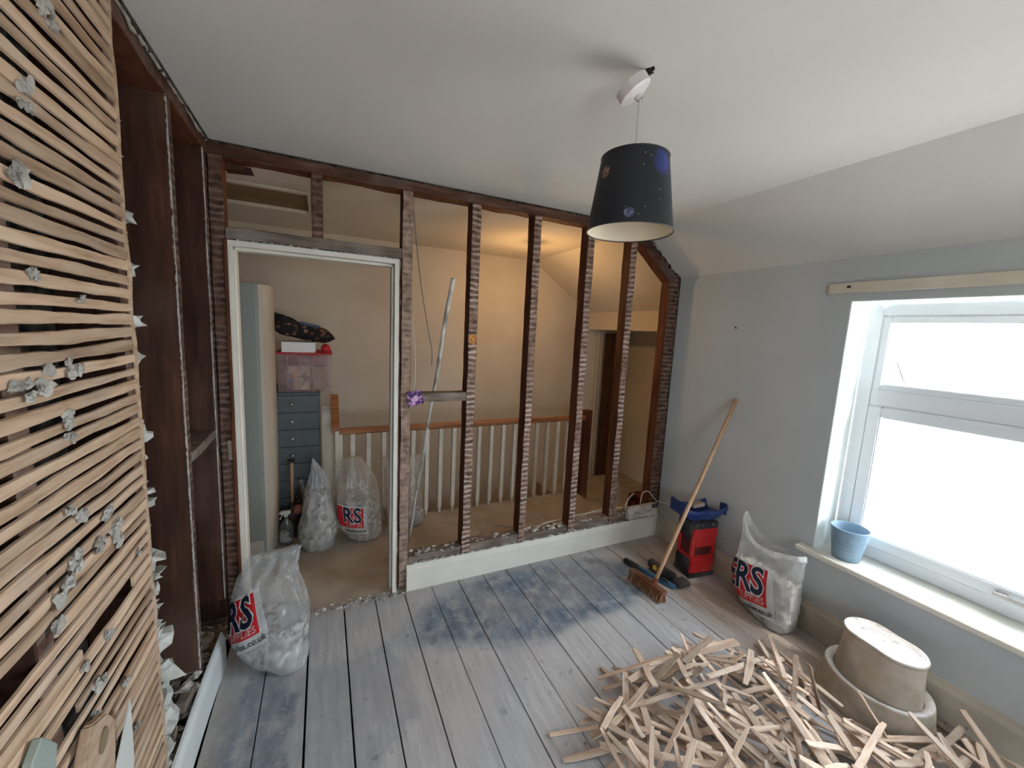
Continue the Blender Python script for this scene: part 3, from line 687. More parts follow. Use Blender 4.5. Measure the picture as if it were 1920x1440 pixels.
# rubble in the bottom of the open bays
bm = bmesh.new(); rr = random.Random(5)
for k in range(520):
    y = rr.uniform(.9, 2.28); hgt = .14+.05*math.sin(y*5)+(.04 if y > 1.75 and y < 1.95 else 0)
    r_ = rr.uniform(.006, .022); blob(bm, (rr.uniform(LB+.012, L-.012), y, rr.uniform(.5, 1)*hgt), r_, 1, .6, k, (1.2, 1.2, .7))
obj('cavity_rubble', bm, M['rubble'], None, kind='stuff', label='grey plaster rubble heaped inside the bottom of the left partition', cat='rubble')
for i, (a, b, rz) in enumerate((((-.528, 1.54, .15), (-.488, 1.62, .185), 5), ((-.52, 1.70, .15), (-.483, 1.80, .195), -6))):
    bm = rough_timber(a, b, 'y', seg=.03, seed=110+i, amp=.003)
    c_ = (V(a)+V(b))/2; bmesh.ops.rotate(bm, verts=bm.verts, cent=c_, matrix=Matrix.Rotation(R(rz), 3, 'Z'))
    obj('wood_offcut', bm, M['greytimber'], None, label=['pale wood offcut lying in left wall cavity, nearer the camera', 'pale wood offcut lying in left wall cavity, below the nearer bare stud'][i], cat='offcut', origin=c_)

# ------------------------------------------------------------------ things leaning against the laths, bottom left
bm = bmesh.new(); prism(bm, [(.80, .70), (.845, .89), (.872, .912), (.915, .855), (.90, .70)], 'x', L+.012, L+.026)
bmesh.ops.bevel(bm, geom=list(bm.edges), offset=.002, segments=1, affect='EDGES')
bmesh.ops.rotate(bm, verts=bm.verts, cent=(L+.01, .9, .92), matrix=Matrix.Rotation(R(4), 3, 'Y'))
obj('painted_board', bm, mat_noise('grey_green_paint', (.27, .32, .29), (.33, .38, .34), .6, 6, .05), None, label='grey-green painted board leaning on the laths at bottom left', cat='board', origin=(L+.02, .85, .7))
SAW = thing('panel_saw', 'hand saw with wooden handle and pale blade leaning on the laths', 'saw', (L+.03, 1.0, .62))
bm = bmesh.new()
out = [(.955, .60), (.945, .68), (.965, .755), (1.0, .80), (1.055, .775), (1.085, .73), (1.075, .66), (1.06, .60)]
prism(bm, out, 'x', L+.014, L+.034); bmesh.ops.bevel(bm, geom=list(bm.edges), offset=.004, segments=2, affect='EDGES')
h = obj('handle', bm, M['lath'], SAW)
bm = bmesh.new(); lathe(bm, [(.001, .0), (.024, .0), (.024, .004), (.001, .004)], n=24, sx=1.0, sy=.62)
bmesh.ops.rotate(bm, verts=bm.verts, cent=(0, 0, 0), matrix=Matrix.Rotation(R(90), 3, 'Y')); bmesh.ops.rotate(bm, verts=bm.verts, cent=(0, 0, 0), matrix=Matrix.Rotation(R(-35), 3, 'X'))
bmesh.ops.translate(bm, verts=bm.verts, vec=(L+.0335, 1.025, .735)); obj('hand_hole', bm, mat_plain('ochre_wood', (.22, .17, .10), .7), h)
bm = bmesh.new(); prism(bm, [(1.03, .60), (1.145, .715), (1.138, .56), (1.10, .45), (1.02, .45)], 'x', L+.036, L+.039); obj('blade', bm, mat_plain('pale_steel', (.62, .64, .60), .45), SAW)

# ------------------------------------------------------------------ pendant lamp
t = thing('pendant_lamp', 'pendant lamp with dark night-sky shade hanging from tilted ceiling rose', 'lamp', tuple(LC))
bm = bmesh.new(); n = 72
lathe(bm, [(.130, 0), (.100, .215)], LC, n)
sh = obj('lamp_shade', bm, M['shade'], t, smooth=True)
bm = bmesh.new(); lathe(bm, [(.1285, .001), (.0985, .214)], LC, n); bmesh.ops.reverse_faces(bm, faces=bm.faces); obj('shade_lining', bm, M['shadein'], sh, smooth=True, label='cream inner lining')
for rr_, zz in ((.130, 0), (.100, .215)):
    bm = bmesh.new(); tube(bm, [(LC.x+rr_*math.cos(a*2*math.pi/60), LC.y+rr_*math.sin(a*2*math.pi/60), LC.z+zz) for a in range(61)], .0022, 6)
    obj('shade_rim', bm, M['black'], sh)
bm = bmesh.new()
for a in (0, 120, 240): tube(bm, [(LC.x, LC.y, LC.z+.205), (LC.x+.099*math.cos(R(a)), LC.y+.099*math.sin(R(a)), LC.z+.212)], .0018, 6)
tube(bm, [(LC.x+.022*math.cos(R(a)), LC.y+.022*math.sin(R(a)), LC.z+.205) for a in range(0, 361, 20)], .002, 6)
obj('shade_spider', bm, M['steel'], t)
bm = bmesh.new(); lathe(bm, [(.008, .262), (.013, .252), (.018, .235), (.018, .16), (.014, .15)], LC, 24, cap0=True, cap1=True); obj('lamp_holder', bm, M['white'], t, smooth=True)
RC = V((.846, 1.028, 2.356))
bm = bmesh.new(); tube(bm, smoothpath([(LC.x, LC.y, LC.z+.25), (RC.x+.012, RC.y-.007, RC.z-.019)], 4), .003, 8); obj('flex', bm, M['cable'], t)
# rose hangs away from the ceiling, tilted
bm = bmesh.new(); lathe(bm, [(.010, -.024), (.012, -.012), (.040, -.006), (.049, -.001), (.049, .026), (.045, .026), (.043, .002), (.001, .001)], n=48)
for v in bm.verts: pass
Mr = Matrix.Translation(RC) @ V((-.50, .28, .78)).to_track_quat('Z', 'Y').to_matrix().to_4x4()
bmesh.ops.transform(bm, matrix=Mr, verts=bm.verts); obj('ceiling_rose', bm, M['pinkwhite'], t)
bm = bmesh.new(); tube(bm, smoothpath([RC, (RC.x+.012, RC.y, RC.z+.035), (.895, 1.03, H-.01), (.895, 1.03, H+.0)], 4), .004, 6); tube(bm, smoothpath([RC, (RC.x+.02, RC.y+.01, RC.z+.03), (.905, 1.035, H)], 4), .003, 6)
obj('wires', bm, M['black'], t)
bm = bmesh.new(); lathe(bm, [(.001, -.0012), (.013, -.0015), (.017, -.0003)], (.893, 1.03, H-.0004), 20, shape=lambda a, z: 1+.25*math.sin(3*a)+.15*math.sin(7*a+1))
obj('ceiling_hole', bm, M['black'], t)

# ------------------------------------------------------------------ landing: banister
t = thing('stair_banister', 'landing banister with wooden handrail and cream painted spindles', 'banister', (1.2, 3.335, 0))
bm = bmesh.new(); prism(bm, [(3.305, .775), (3.305, .80), (3.315, .815), (3.355, .815), (3.365, .80), (3.365, .775), (3.35, .765), (3.32, .765)], 'x', .10, 2.425); obj('handrail', bm, M['rail'], t)
obj('newel_post', bxm(((.07, 3.31, -.05), (.125, 3.365, .80)), bevel=.003), M['whitepaint'], t)
obj('newel_post', bxm(((2.42, 3.30, -.19), (2.50, 3.38, .865)), bevel=.004), M['redwood'], t, label='dark red-brown newel post')
bm = bmesh.new(); prism(bm, [(3.32, .785), (3.32, .835), (3.62, 1.04), (3.62, .985)], 'x', .045, .105); obj('handrail_return', bm, M['rail'], t)
obj('side_panel', bxm(((-.025, 3.60, .0), (.105, 3.625, .95)), bevel=.002), M['whitepaint'], t)
x = .20
while x < 2.36:
    bm = bmesh.new(); box(bm, (x-.017, 3.318, .04), (x+.017, 3.352, .768)); b2 = [bm.verts.new(p) for p in ()]
    box(bm, (x-.010, 3.322, .0), (x+.010, 3.348, .042))
    bmesh.ops.bevel(bm, geom=list(bm.edges), offset=.002, segments=1, affect='EDGES')
    obj('spindle', bm, M['whitepaint'], t); x += .1195

# cupboard with rounded end
t = thing('landing_cupboard', 'tall pale cupboard with rounded end just inside the doorway', 'cupboard', (-.8, 3.3, 0))
bm = bmesh.new()
poly = [(-1.3, 3.115), (-.405, 3.115)] + [(-.405+.085*math.sin(R(a)), 3.115+.13*(1-math.cos(R(a)))) for a in range(15, 91, 15)] + [(-.322, 3.40), (-1.3, 3.40)]
prism(bm, poly, 'z', .0, 1.86)
for f in bm.faces:
    if f.normal.y < -.98: f.material_index = 1
obj('carcass', bm, [M['cupside'], M['cupfront']], t)
obj('cornice', bxm(((-1.3, 3.105, 1.845), (-.40, 3.116, 1.862))), M['cupfront'], t)
obj('plinth', bxm(((-1.3, 3.108, 0), (-.40, 3.116, .09)), bevel=.001), M['cupside'], t)

# chest of drawers
cx0, cx1, cyf = -.38, -.035, 3.42
t = thing('chest_of_drawers', 'narrow slate-blue chest of drawers beside the cupboard end', 'chest of drawers', (-.14, 3.55, 0))
obj('carcass', bxm(((cx0, cyf+.014, 0), (cx1, 3.90, 1.075)), bevel=.003), M['drawer'], t)
obj('top', bxm(((cx0, cyf-.004, 1.075), (cx1+.008, 3.905, 1.092)), bevel=.003), M['drawer'], t)
for k in range(7):
    z1 = 1.068-k*.1345
    d = obj('drawer', bxm(((cx0+.004, cyf, z1-.128), (cx1-.004, cyf+.014, z1)), bevel=.003), M['drawer'], t)
    bm = bmesh.new(); bmesh.ops.create_uvsphere(bm, u_segments=14, v_segments=8, radius=.013)
    bmesh.ops.translate(bm, verts=bm.verts, vec=(-.225, cyf-.022, z1-.062)); tube(bm, [(-.225, cyf-.015, z1-.062), (-.225, cyf, z1-.062)], .005)
    obj('knob', bm, M['steel'], d, smooth=True, label='round chrome knob')
# storage box and what lies on it
t = thing('storage_box', 'clear plastic storage box full of toys on top of chest of drawers', 'storage box', (-.1, 3.55, 1.094))
bm = bmesh.new()
def tub(bm, x0, x1, y0, y1, z0, z1, tp, w=.004):
    lo = [(x0+tp, y0+tp), (x1-tp, y0+tp), (x1-tp, y1-tp), (x0+tp, y1-tp)]; hi = [(x0, y0), (x1, y0), (x1, y1), (x0, y1)]
    A = [bm.verts.new((*p, z0)) for p in lo]; B = [bm.verts.new((*p, z1)) for p in hi]
    C_ = [bm.verts.new((p[0]+(w if p[0] == x0 else -w), p[1]+(w if p[1] == y0 else -w), z1)) for p in hi]
    D_ = [bm.verts.new((p[0]+(w if p[0] == lo[0][0] else -w), p[1]+(w if p[1] == lo[0][1] else -w), z0+w)) for p in lo]
    bm.faces.new(A[::-1]); bm.faces.new(D_)
    for i in range(4):
        j = (i+1) % 4
        bm.faces.new((A[i], A[j], B[j], B[i])); bm.faces.new((B[i], B[j], C_[j], C_[i])); bm.faces.new((C_[i], C_[j], D_[j], D_[i]))
tub(bm, -.325, .055, cyf-.01, 3.86, 1.094, 1.385, .012)
for i in range(4): box(bm, (-.25+i*.085, cyf-.013, 1.10), (-.243+i*.085, cyf-.008, 1.37))
obj('tub', bm, M['boxfilm'], t)
obj('lid', bxm(((-.33, cyf-.016, 1.385), (.062, 3.87, 1.398)), bevel=.004), M['red'], t, label='red lid')
obj('picture_book', bxm(((-.262, cyf+.012, 1.112), (-.10, cyf+.03, 1.295))), mat_noise('book_cover', (.20, .14, .08), (.68, .60, .46), .6, 16, 0, lo=.4, hi=.5), None, label='cream picture book standing inside the clear storage box', cat='book', origin=(-.225, cyf+.02, 1.112))
obj('toy_brick_tub', bxm(((-.255, cyf+.005, 1.112), (-.205, cyf+.010, 1.24)), bevel=.001), mat_noise('toy_colours', (.04, .10, .30), (.50, .22, .10), .6, 22, 0, lo=.45, hi=.55), None, label='blue and orange card at left inside the clear storage box', cat='card', origin=(-.23, cyf+.008, 1.112))
obj('folded_blanket', bxm(((-.265, cyf+.04, 1.30), (.03, 3.82, 1.375)), bevel=.012, seg=2), mat_noise('pink_fabric', (.14, .05, .06), (.45, .12, .14), .9, 9), None, label='pink and grey folded fabric at the top inside the storage box', cat='blanket', origin=(-.1, 3.6, 1.30))
obj('cereal_carton', bxm(((-.08, cyf+.02, 1.112), (.025, 3.75, 1.29)), bevel=.002), mat_noise('tan_card', (.35, .26, .15), (.48, .38, .24), .8, 6), None, label='tan card box at right inside the clear storage box', cat='box', origin=(-.03, 3.6, 1.112))
obj('shoe_box', bxm(((-.285, cyf-.01, 1.399), (-.058, 3.72, 1.478)), bevel=.003), M['white'], None, label='white shoe box lying on the red lid of the storage box', cat='box', origin=(-.17, 3.55, 1.399))
bm = bmesh.new(); bmesh.ops.create_uvsphere(bm, u_segments=28, v_segments=16, radius=.034); bmesh.ops.translate(bm, verts=bm.verts, vec=(.015, cyf+.03, 1.433))
obj('red_ball', bm, M['red'], None, smooth=True, label='small red ball beside the white shoe box', cat='ball', origin=(.015, cyf+.03, 1.4))
# floral cushion
def cushion(c, sx, sy, sz, tilt, mat, name, label, cat, seed=0):
    bm = bmesh.new(); n = 26; g = []
    for s in (1, -1):
        gg = []
        for i in range(n+1):
            row = []
            for j in range(n+1):
                u_, v_ = i/n*2-1, j/n*2-1
                h_ = (max(0, 1-u_**4)*max(0, 1-v_**4))**.6
                pin = 1-.10*(1-abs(u_)**2)*abs(v_)**3
                p = V((u_*sx*(1-.08*(1-v_*v_)*abs(u_)), v_*sy*(1-.08*(1-u_*u_)*abs(v_)), s*h_*sz*(1+.25*nz((u_, v_, s), 2, seed))))
                row.append(bm.verts.new(p))
            gg.append(row)
        for i in range(n):
            for j in range(n):
                q = (gg[i][j], gg[i+1][j], gg[i+1][j+1], gg[i][j+1]); bm.faces.new(q if s > 0 else q[::-1])
    bmesh.ops.remove_doubles(bm, verts=bm.verts, dist=.0005)
    bmesh.ops.transform(bm, matrix=Matrix.Translation(c) @ Euler([R(a) for a in tilt]).to_matrix().to_4x4(), verts=bm.verts)
    return obj(name, bm, mat, None, smooth=True, label=label, cat=cat, origin=c)
m, nt, ln, P = newmat('dark_floral_fabric')
co = coords(nt, ln); vo = N(nt, 'ShaderNodeTexVoronoi'); vo.inputs['Scale'].default_value = 22; ln.new(co, vo.inputs[0])
n_ = N(nt, 'ShaderNodeTexNoise'); n_.inputs['Scale'].default_value = 25; ln.new(co, n_.inputs[0])
q1 = ramp(nt, [(.2, (1, 1, 1)), (.42, (0, 0, 0))]); ln.new(vo.outputs['Distance'], q1.inputs[0])
q2 = ramp(nt, [(.35, (.02, .06, .04)), (.5, (.30, .07, .03)), (.65, (.34, .22, .14))]); ln.new(n_.outputs[0], q2.inputs[0])
ln.new(mix(nt, ln, q1.outputs[0], (.010, .010, .012), q2.outputs[0]), P.inputs['Base Color']); P.inputs['Roughness'].default_value = .9
cushion((-.135, cyf+.13, 1.553), .225, .15, .058, (0, 11, 0), m, 'floral_cushion', 'dark floral cushion drooping over the white shoe box', 'cushion', 2)
cushion((-.27, cyf+.13, 1.635), .11, .11, .035, (0, 20, 0), mat_noise('black_cloth', (.008, .008, .01), (.03, .03, .035), .9, 20), 'black_cloth', 'crumpled black cloth heaped at the back of the cushion', 'cloth', 9)
obj('blue_book', bxm(((-.07, .0, -.013), (.07, .15, .013)), bevel=.002, M=Matrix.Translation((-.095, cyf+.05, 1.604)) @ Matrix.Rotation(R(12), 4, 'Y')), mat_noise('blue_cover', (.03, .06, .14), (.06, .09, .17), .5, 6), None, label='blue book lying on the floral cushion', cat='book', origin=(-.07, cyf+.1, 1.598))

# landing lamp behind the third stud: rose, flex, bulb
t = thing('landing_pendant', 'lit bare bulb pendant hanging from landing ceiling behind a stud', 'lamp', (1.70, 3.27, H))
LP = V((1.715, 3.27, H))
bm = bmesh.new(); lathe(bm, [(.045, 0), (.045, -.012), (.03, -.022), (.008, -.028)], LP, 28, cap1=True); obj('ceiling_rose', bm, M['white'], t, smooth=True)
bm = bmesh.new(); tube(bm, [LP, LP-V((0, 0, .2))], .0035); obj('flex', bm, M['cable'], t)
bm = bmesh.new(); lathe(bm, [(.012, -.19), (.018, -.20), (.018, -.25), (.014, -.255)], LP, 20, cap0=True, cap1=True); obj('lamp_holder', bm, M['white'], t, smooth=True)
bm = bmesh.new(); lathe(bm, [(.012, -.255), (.018, -.275), (.029, -.30), (.030, -.32), (.022, -.342), (.001, -.350)], LP, 24)
m, nt, ln, P = newmat('lit_bulb'); P.inputs['Emission Color'].default_value = (1, .62, .25, 1); P.inputs['Emission Strength'].default_value = 12; P.inputs['Base Color'].default_value = (1, .8, .5, 1)
obj('bulb', bm, m, t, smooth=True)
bl = bpy.data.lights.new('bulb_light', 'POINT'); bl.energy = 13; bl.color = (1, .58, .22); bl.shadow_soft_size = .035
bo = bpy.data.objects.new('bulb_light', bl); COL.objects.link(bo); bo.location = (LP.x, LP.y, H-.40)

# ------------------------------------------------------------------ sacks
def sack_fn(rings, seed, wr=.006, pleat=.0, sup=2.4):
    """rings: (z, cx, cy, a, b, rotdeg) -> surface(theta, t)"""
    A = np.array(rings, float); n = len(A)
    def at(t):
        f = min(max(t, 0), 1)*(n-1); i = min(int(f), n-2); s = f-i
        p0, p1, p2, p3 = A[max(i-1, 0)], A[i], A[i+1], A[min(i+2, n-1)]
        return .5*((2*p1)+(p2-p0)*s+(2*p0-5*p1+4*p2-p3)*s*s+(3*p1-p0-3*p2+p3)*s**3)
    def fn(th, t, off=0.):
        z, cx, cy, a, b, rot = at(t)
        a = max(a, .002); b = max(b, .002)
        c, s = math.cos(th), math.sin(th)
        k = (abs(c)**sup+abs(s)**sup)**(-1/sup)
        q = V((math.cos(th)*1.2, math.sin(th)*1.2, t*3))
        d = wr*(noise.noise(q*1.5+V((seed, 0, 0)))*1.6+noise.noise(q*4+V((0, seed, 0)))*.8+.5*noise.noise(q*9))
        d += pleat*(t**2)*math.sin(9*th+4*noise.noise(V((th, t*2, seed))))
        rr = 1+(d+off)/max(min(a, b), .02) if min(a, b) > .02 else 1+(d*.3+off)/.05
        x, y = a*c*k*(1+(d+off)/max(a, .03)), b*s*k*(1+(d+off)/max(b, .03))
        cr, sr = math.cos(R(rot)), math.sin(R(rot))
        return V((cx+x*cr-y*sr, cy+x*sr+y*cr, max(z+.25*d*(1 if t > .1 else 0), .003)))
    return fn

def sack_mesh(fn, t0=0., t1=1., nt_=56, nth=88, cap=True, off=0., captop=True, rim=None, lump=0, seed=0):
    bm = bmesh.new(); rows = []
    for i in range(nt_+1):
        t = t0+(t1-t0)*i/nt_; row = []
        for k in range(nth):
            th = 2*math.pi*k/nth; p = fn(th, t, off)
            if rim: p.z += rim(th)*max(0, (t-.55)/.45)**2
            if lump: p += V((nz(p, 40, seed), nz(p, 40, seed+9), nz(p, 40, seed+5)))*lump + V((nz(p, 90, seed), nz(p, 90, seed+9), nz(p, 90, seed+5)))*lump*.6; p.z = max(p.z, .004)
            row.append(bm.verts.new(p))
        rows.append(row)
    for i in range(nt_):
        for k in range(nth): bm.faces.new((rows[i][k], rows[i][(k+1) % nth], rows[i+1][(k+1) % nth], rows[i+1][k]))
    if cap: bm.faces.new(rows[0][::-1])
    if captop: bm.faces.new(rows[-1])
    return bm

def conform(bm, step, fn2):
    """cut a flat u-v mesh into small cells and wrap it with fn2(u, v)"""
    us = [v.co.x for v in bm.verts]; vs_ = [v.co.y for v in bm.verts]
    for ax, lo, hi in ((0, min(us), max(us)), (1, min(vs_), max(vs_))):
        k = math.ceil(lo/step)
        while k*step < hi:
            co_ = [0, 0, 0]; co_[ax] = k*step; no = [0, 0, 0]; no[ax] = 1
            bmesh.ops.bisect_plane(bm, geom=bm.verts[:]+bm.edges[:]+bm.faces[:], plane_co=co_, plane_no=no); k += 1
    bmesh.ops.triangulate(bm, faces=bm.faces[:])
    for v in bm.verts: v.co = fn2(v.co.x, v.co.y)
    return bm

def text_bm(txt, size, x, y, bold=0., rot=0, sx=1.0):
    cu = bpy.data.curves.new('t', 'FONT'); cu.body = txt; cu.size = size; cu.offset = bold; cu.resolution_u = 3; cu.align_x = 'LEFT'
    o = bpy.data.objects.new('t', cu); COL.objects.link(o)
    dg = bpy.context.evaluated_depsgraph_get(); me = bpy.data.meshes.new_from_object(o.evaluated_get(dg))
    bm = bmesh.new(); bm.from_mesh(me); bpy.data.objects.remove(o); bpy.data.curves.remove(cu); bpy.data.meshes.remove(me)
    bmesh.ops.scale(bm, vec=(sx, 1, 1), verts=bm.verts)
    bmesh.ops.translate(bm, verts=bm.verts, vec=(x-max(v.co.x for v in bm.verts), y, 0)); return bm

def print_on(parent, fn, th0, tm, Rm, hgt, rot, u0, scale, rim=None, big='ERS', t_per_m=2.0):
    """the red panel with lettering. u: metres to the right, v: metres up, around (th0, tm)"""
    cr, sr = math.cos(R(rot)), math.sin(R(rot))
    def wrap(layer):
        def f(u, v):
            uu, vv = (u*cr-v*sr)*scale, (u*sr+v*cr)*scale
            th = th0+uu/Rm; t = tm+vv*t_per_m
            p = fn(th, t, layer)
            if rim: p.z += rim(th)*max(0, (t-.55)/.45)**2
            return p
        return f
    def rect(x0, y0, x1, y1):
        b = bmesh.new(); b.faces.new([b.verts.new(q) for q in ((x0, y0, 0), (x1, y0, 0), (x1, y1, 0), (x0, y1, 0))]); return b
    st = .012/scale
    pn = obj('print_panel', conform(rect(u0, -.075, .10, .075), st, wrap(.0022)), M['printred'], parent, smooth=True, label='red printed panel')
    obj('white_band', conform(rect(u0, -.125, .135, .085), st, wrap(.0014)), M['printwhitef'], parent, smooth=True)
    obj('letter_outline', conform(text_bm(big, .155, .088, -.032, .009, sx=1.05), st, wrap(.0030)), M['printwhite'], pn)
    obj('letters', conform(text_bm(big, .155, .083, -.032, .0035, sx=1.05), st, wrap(.0042)), M['printnavy'], pn)
    obj('lettering', conform(text_bm('SUPPLIES', .038, .086, -.066, .0006), st, wrap(.0032)), M['printpale'], pn)
    obj('web_lettering', conform(text_bm('supplies.co.uk', .036, .128, -.110, .0008), st, wrap(.0030)), M['printgrey'], pn)
M['printwhitef'] = mat_film('milky_print_band', (.84, .86, .86), .72)

def rubble_in(parent, fn, t1, off, seed, mat='rubble', lump=.008, name='rubble_fill'):
    bm = sack_mesh(fn, .02, t1, 40, 70, off=off, lump=lump, seed=seed)
    return obj(name, bm, M[mat], parent, smooth=False, kind='stuff')

# front-left sack, on the boards by the doorway
c0 = (-.262, 2.06)
rF = [(0, -.185, 1.995, .075, .045, -40), (.012, -.195, 2.005, .105, .075, -38), (.06, -.225, 2.04, .145, .110, -32), (.14, -.252, 2.08, .168, .13, -20), (.24, -.25, 2.09, .166, .125, -12),
      (.34, -.255, 2.10, .150, .105, -8), (.42, -.255, 2.10, .128, .075, -5), (.475, -.235, 2.105, .105, .040, 0), (.53, -.220, 2.11, .098, .018, 4)]
fF = sack_fn(rF, 3.1, .007, .006, 2.3)
t = thing('rubble_sack', 'clear rubble sack with red S panel at left of doorway on painted boards', 'rubble sack', (-.25, 2.06, 0), 'rubble sacks')
obj('sack_film', sack_mesh(fF), M['film'], t, smooth=True)
print_on(t, fF, R(-127), .53, .16, .15, 22, -.24, .84, t_per_m=1.9)
rubble_in(t, fF, .45, -.008, 5)

# right sack by the window wall
rR = [(0, 2.375, 1.275, .090, .045, 84), (.012, 2.375, 1.285, .118, .065, 85), (.06, 2.38, 1.318, .160, .090, 88), (.15, 2.382, 1.340, .184, .104, 90), (.26, 2.385, 1.345, .180, .104, 90),
      (.35, 2.390, 1.345, .178, .088, 90), (.42, 2.400, 1.345, .175, .070, 90), (.455, 2.405, 1.345, .173, .060, 90)]
fR = sack_fn(rR, 8.4, .006, .0, 2.6)
rimR = lambda th: .115*max(0, math.cos(th-R(8)))**3 + .02*math.cos(th*2+.5)     # th=0 points to +y here (rot 90): the far end stands up
t = thing('rubble_sack', 'open milky rubble sack with red RS panel below the window sill', 'rubble sack', (2.39, 1.335, 0), 'rubble sacks')
bm = sack_mesh(fR, captop=False, rim=rimR); obj('sack_film', bm, M['filmwhite'], t, smooth=True)
bm = bmesh.new(); rim_pts = []
for k in range(89):
    th = 2*math.pi*k/88; p = fR(th, 1.0); p.z += rimR(th); rim_pts.append(p)
bm2 = bmesh.new(); rows = []
for k in range(88):
    p = rim_pts[k]; q = fR(2*math.pi*k/88, .955, .006); q.z = p.z-.028+.006*math.sin(k*.9)
    rows.append((bm2.verts.new(p), bm2.verts.new(p+(q-p)*.1+V((0, 0, .004))), bm2.verts.new(q)))
for k in range(88):
    a, b = rows[k], rows[(k+1) % 88]
    for j in range(2): bm2.faces.new((a[j], b[j], b[j+1], a[j+1]))
bm.free()
obj('folded_rim', bm2, M['printwhitef'], t, smooth=True)
print_on(t, fR, R(80), .52, .185, .15, 9, -.30, 1.0, rim=rimR, t_per_m=2.0)
rubble_in(t, fR, .62, -.008, 15)

# sacks on the landing
def lsack(rings, seed, film, name_lbl, fill, rub_lbl, prt=None, top=True, pleat=.004):
    f = sack_fn(rings, seed, .008, pleat, 2.2)
    t = thing('rubble_sack', name_lbl, 'rubble sack', (rings[1][1], rings[1][2], 0), 'rubble sacks')
    obj('sack_film', sack_mesh(f, nt_=44, nth=72), M[film], t, smooth=True)
    if prt: print_on(t, f, *prt[0], **prt[1])
    if fill: rubble_in(t, f, fill, -.009, seed*3)
    return t
lsack([(0, -.045, 3.06, .07, .06, 0), (.01, -.05, 3.06, .10, .085, 0), (.07, -.058, 3.06, .125, .11, 0), (.16, -.055, 3.06, .130, .115, 0), (.26, -.05, 3.065, .112, .10, 0), (.36, -.05, 3.07, .092, .08, 0), (.46, -.045, 3.07, .075, .055, 5), (.56, -.05, 3.07, .045, .022, 5), (.655, -.075, 3.07, .010, .008, 0), (.675, -.078, 3.07, .004, .004, 0)],
      2.2, 'film', 'clear rubble sack tied to a point, just through the doorway', .62, 'plaster rubble filling the pointed sack through the doorway')
lsack([(0, .27, 3.10, .08, .06, 0), (.01, .265, 3.10, .11, .085, 0), (.07, .255, 3.10, .140, .11, 0), (.18, .238, 3.10, .156, .12, 0), (.30, .225, 3.10, .160, .125, 0), (.42, .215, 3.11, .150, .12, 0), (.52, .20, 3.115, .118, .09, 0), (.60, .185, 3.12, .075, .055, 0), (.64, .175, 3.12, .050, .022, 10)],
      4.7, 'filmdull', 'rounded cloudy rubble sack with red RS panel against the spindles', .55, 'plaster rubble filling the rounded sack against the spindles', ((R(-112), .42, .15, .15, -6, -.15, .72), dict(big='RS', t_per_m=1.55)))
lsack([(0, .62, 3.20, .09, .05, 0), (.01, .62, 3.20, .12, .08, 0), (.08, .60, 3.20, .15, .10, 0), (.20, .58, 3.20, .155, .105, 0), (.34, .575, 3.20, .15, .09, 0), (.48, .58, 3.21, .15, .05, 0), (.585, .58, 3.22, .155, .015, 0)],
      6.1, 'filmdull', 'cloudy rubble sack partly hidden behind the stud right of doorway', .42, 'plaster rubble in the sack behind the doorway stud')
tB = lsack([(-.185+.19, 2.62, 3.05, .05, .05, 0), (.012, 2.62, 3.05, .09, .07, 0), (.10, 2.62, 3.05, .10, .08, 0), (.22, 2.63, 3.05, .085, .06, 0), (.34, 2.64, 3.05, .05, .04, 0), (.42, 2.64, 3.05, .012, .012, 0)],
      9.3, 'filmdull', 'small cloudy sack at the stair head behind the right-hand studs', 0, '')
tB.location.z = -.185

# spray bottle
t = thing('spray_bottle', 'grey spray bottle with white trigger on carpet beside the cupboard', 'spray bottle', (-.30, 3.22-.15, 0))
bx_, by_ = -.265, 3.185
bm = bmesh.new(); lathe(bm, [(.001, .001), (.042, .001), (.046, .01), (.046, .12), (.043, .15), (.024, .185), (.013, .20), (.013, .215)], (bx_, by_, 0), 32, sx=1, sy=.62, cap1=True); obj('bottle', bm, mat_plain('smoky_bottle', (.12, .14, .13), .25, .6), t, smooth=True)
bm = bmesh.new(); lathe(bm, [(.0465, .03), (.0468, .035), (.0468, .115), (.0465, .12)], (bx_, by_, 0), 32, sx=1, sy=.63); obj('bottle_label', bm, mat_noise('bottle_label', (.10, .13, .12), (.42, .44, .42), .5, 18, 0, lo=.45, hi=.55), t, smooth=True)
bm = bxm(((bx_-.014, by_-.012, .213), (bx_+.014, by_+.012, .235)), ((bx_-.035, by_-.011, .232), (bx_+.030, by_+.011, .258)), ((bx_-.046, by_-.006, .236), (bx_-.034, by_+.006, .250)), bevel=.004, seg=2)
obj('spray_head', bm, M['white'], t)
bm = bmesh.new(); prism(bm, [(bx_-.018, .235), (bx_-.026, .232), (bx_-.042, .198), (bx_-.036, .194)], 'y', by_-.005, by_+.005); obj('trigger', bm, M['white'], t)
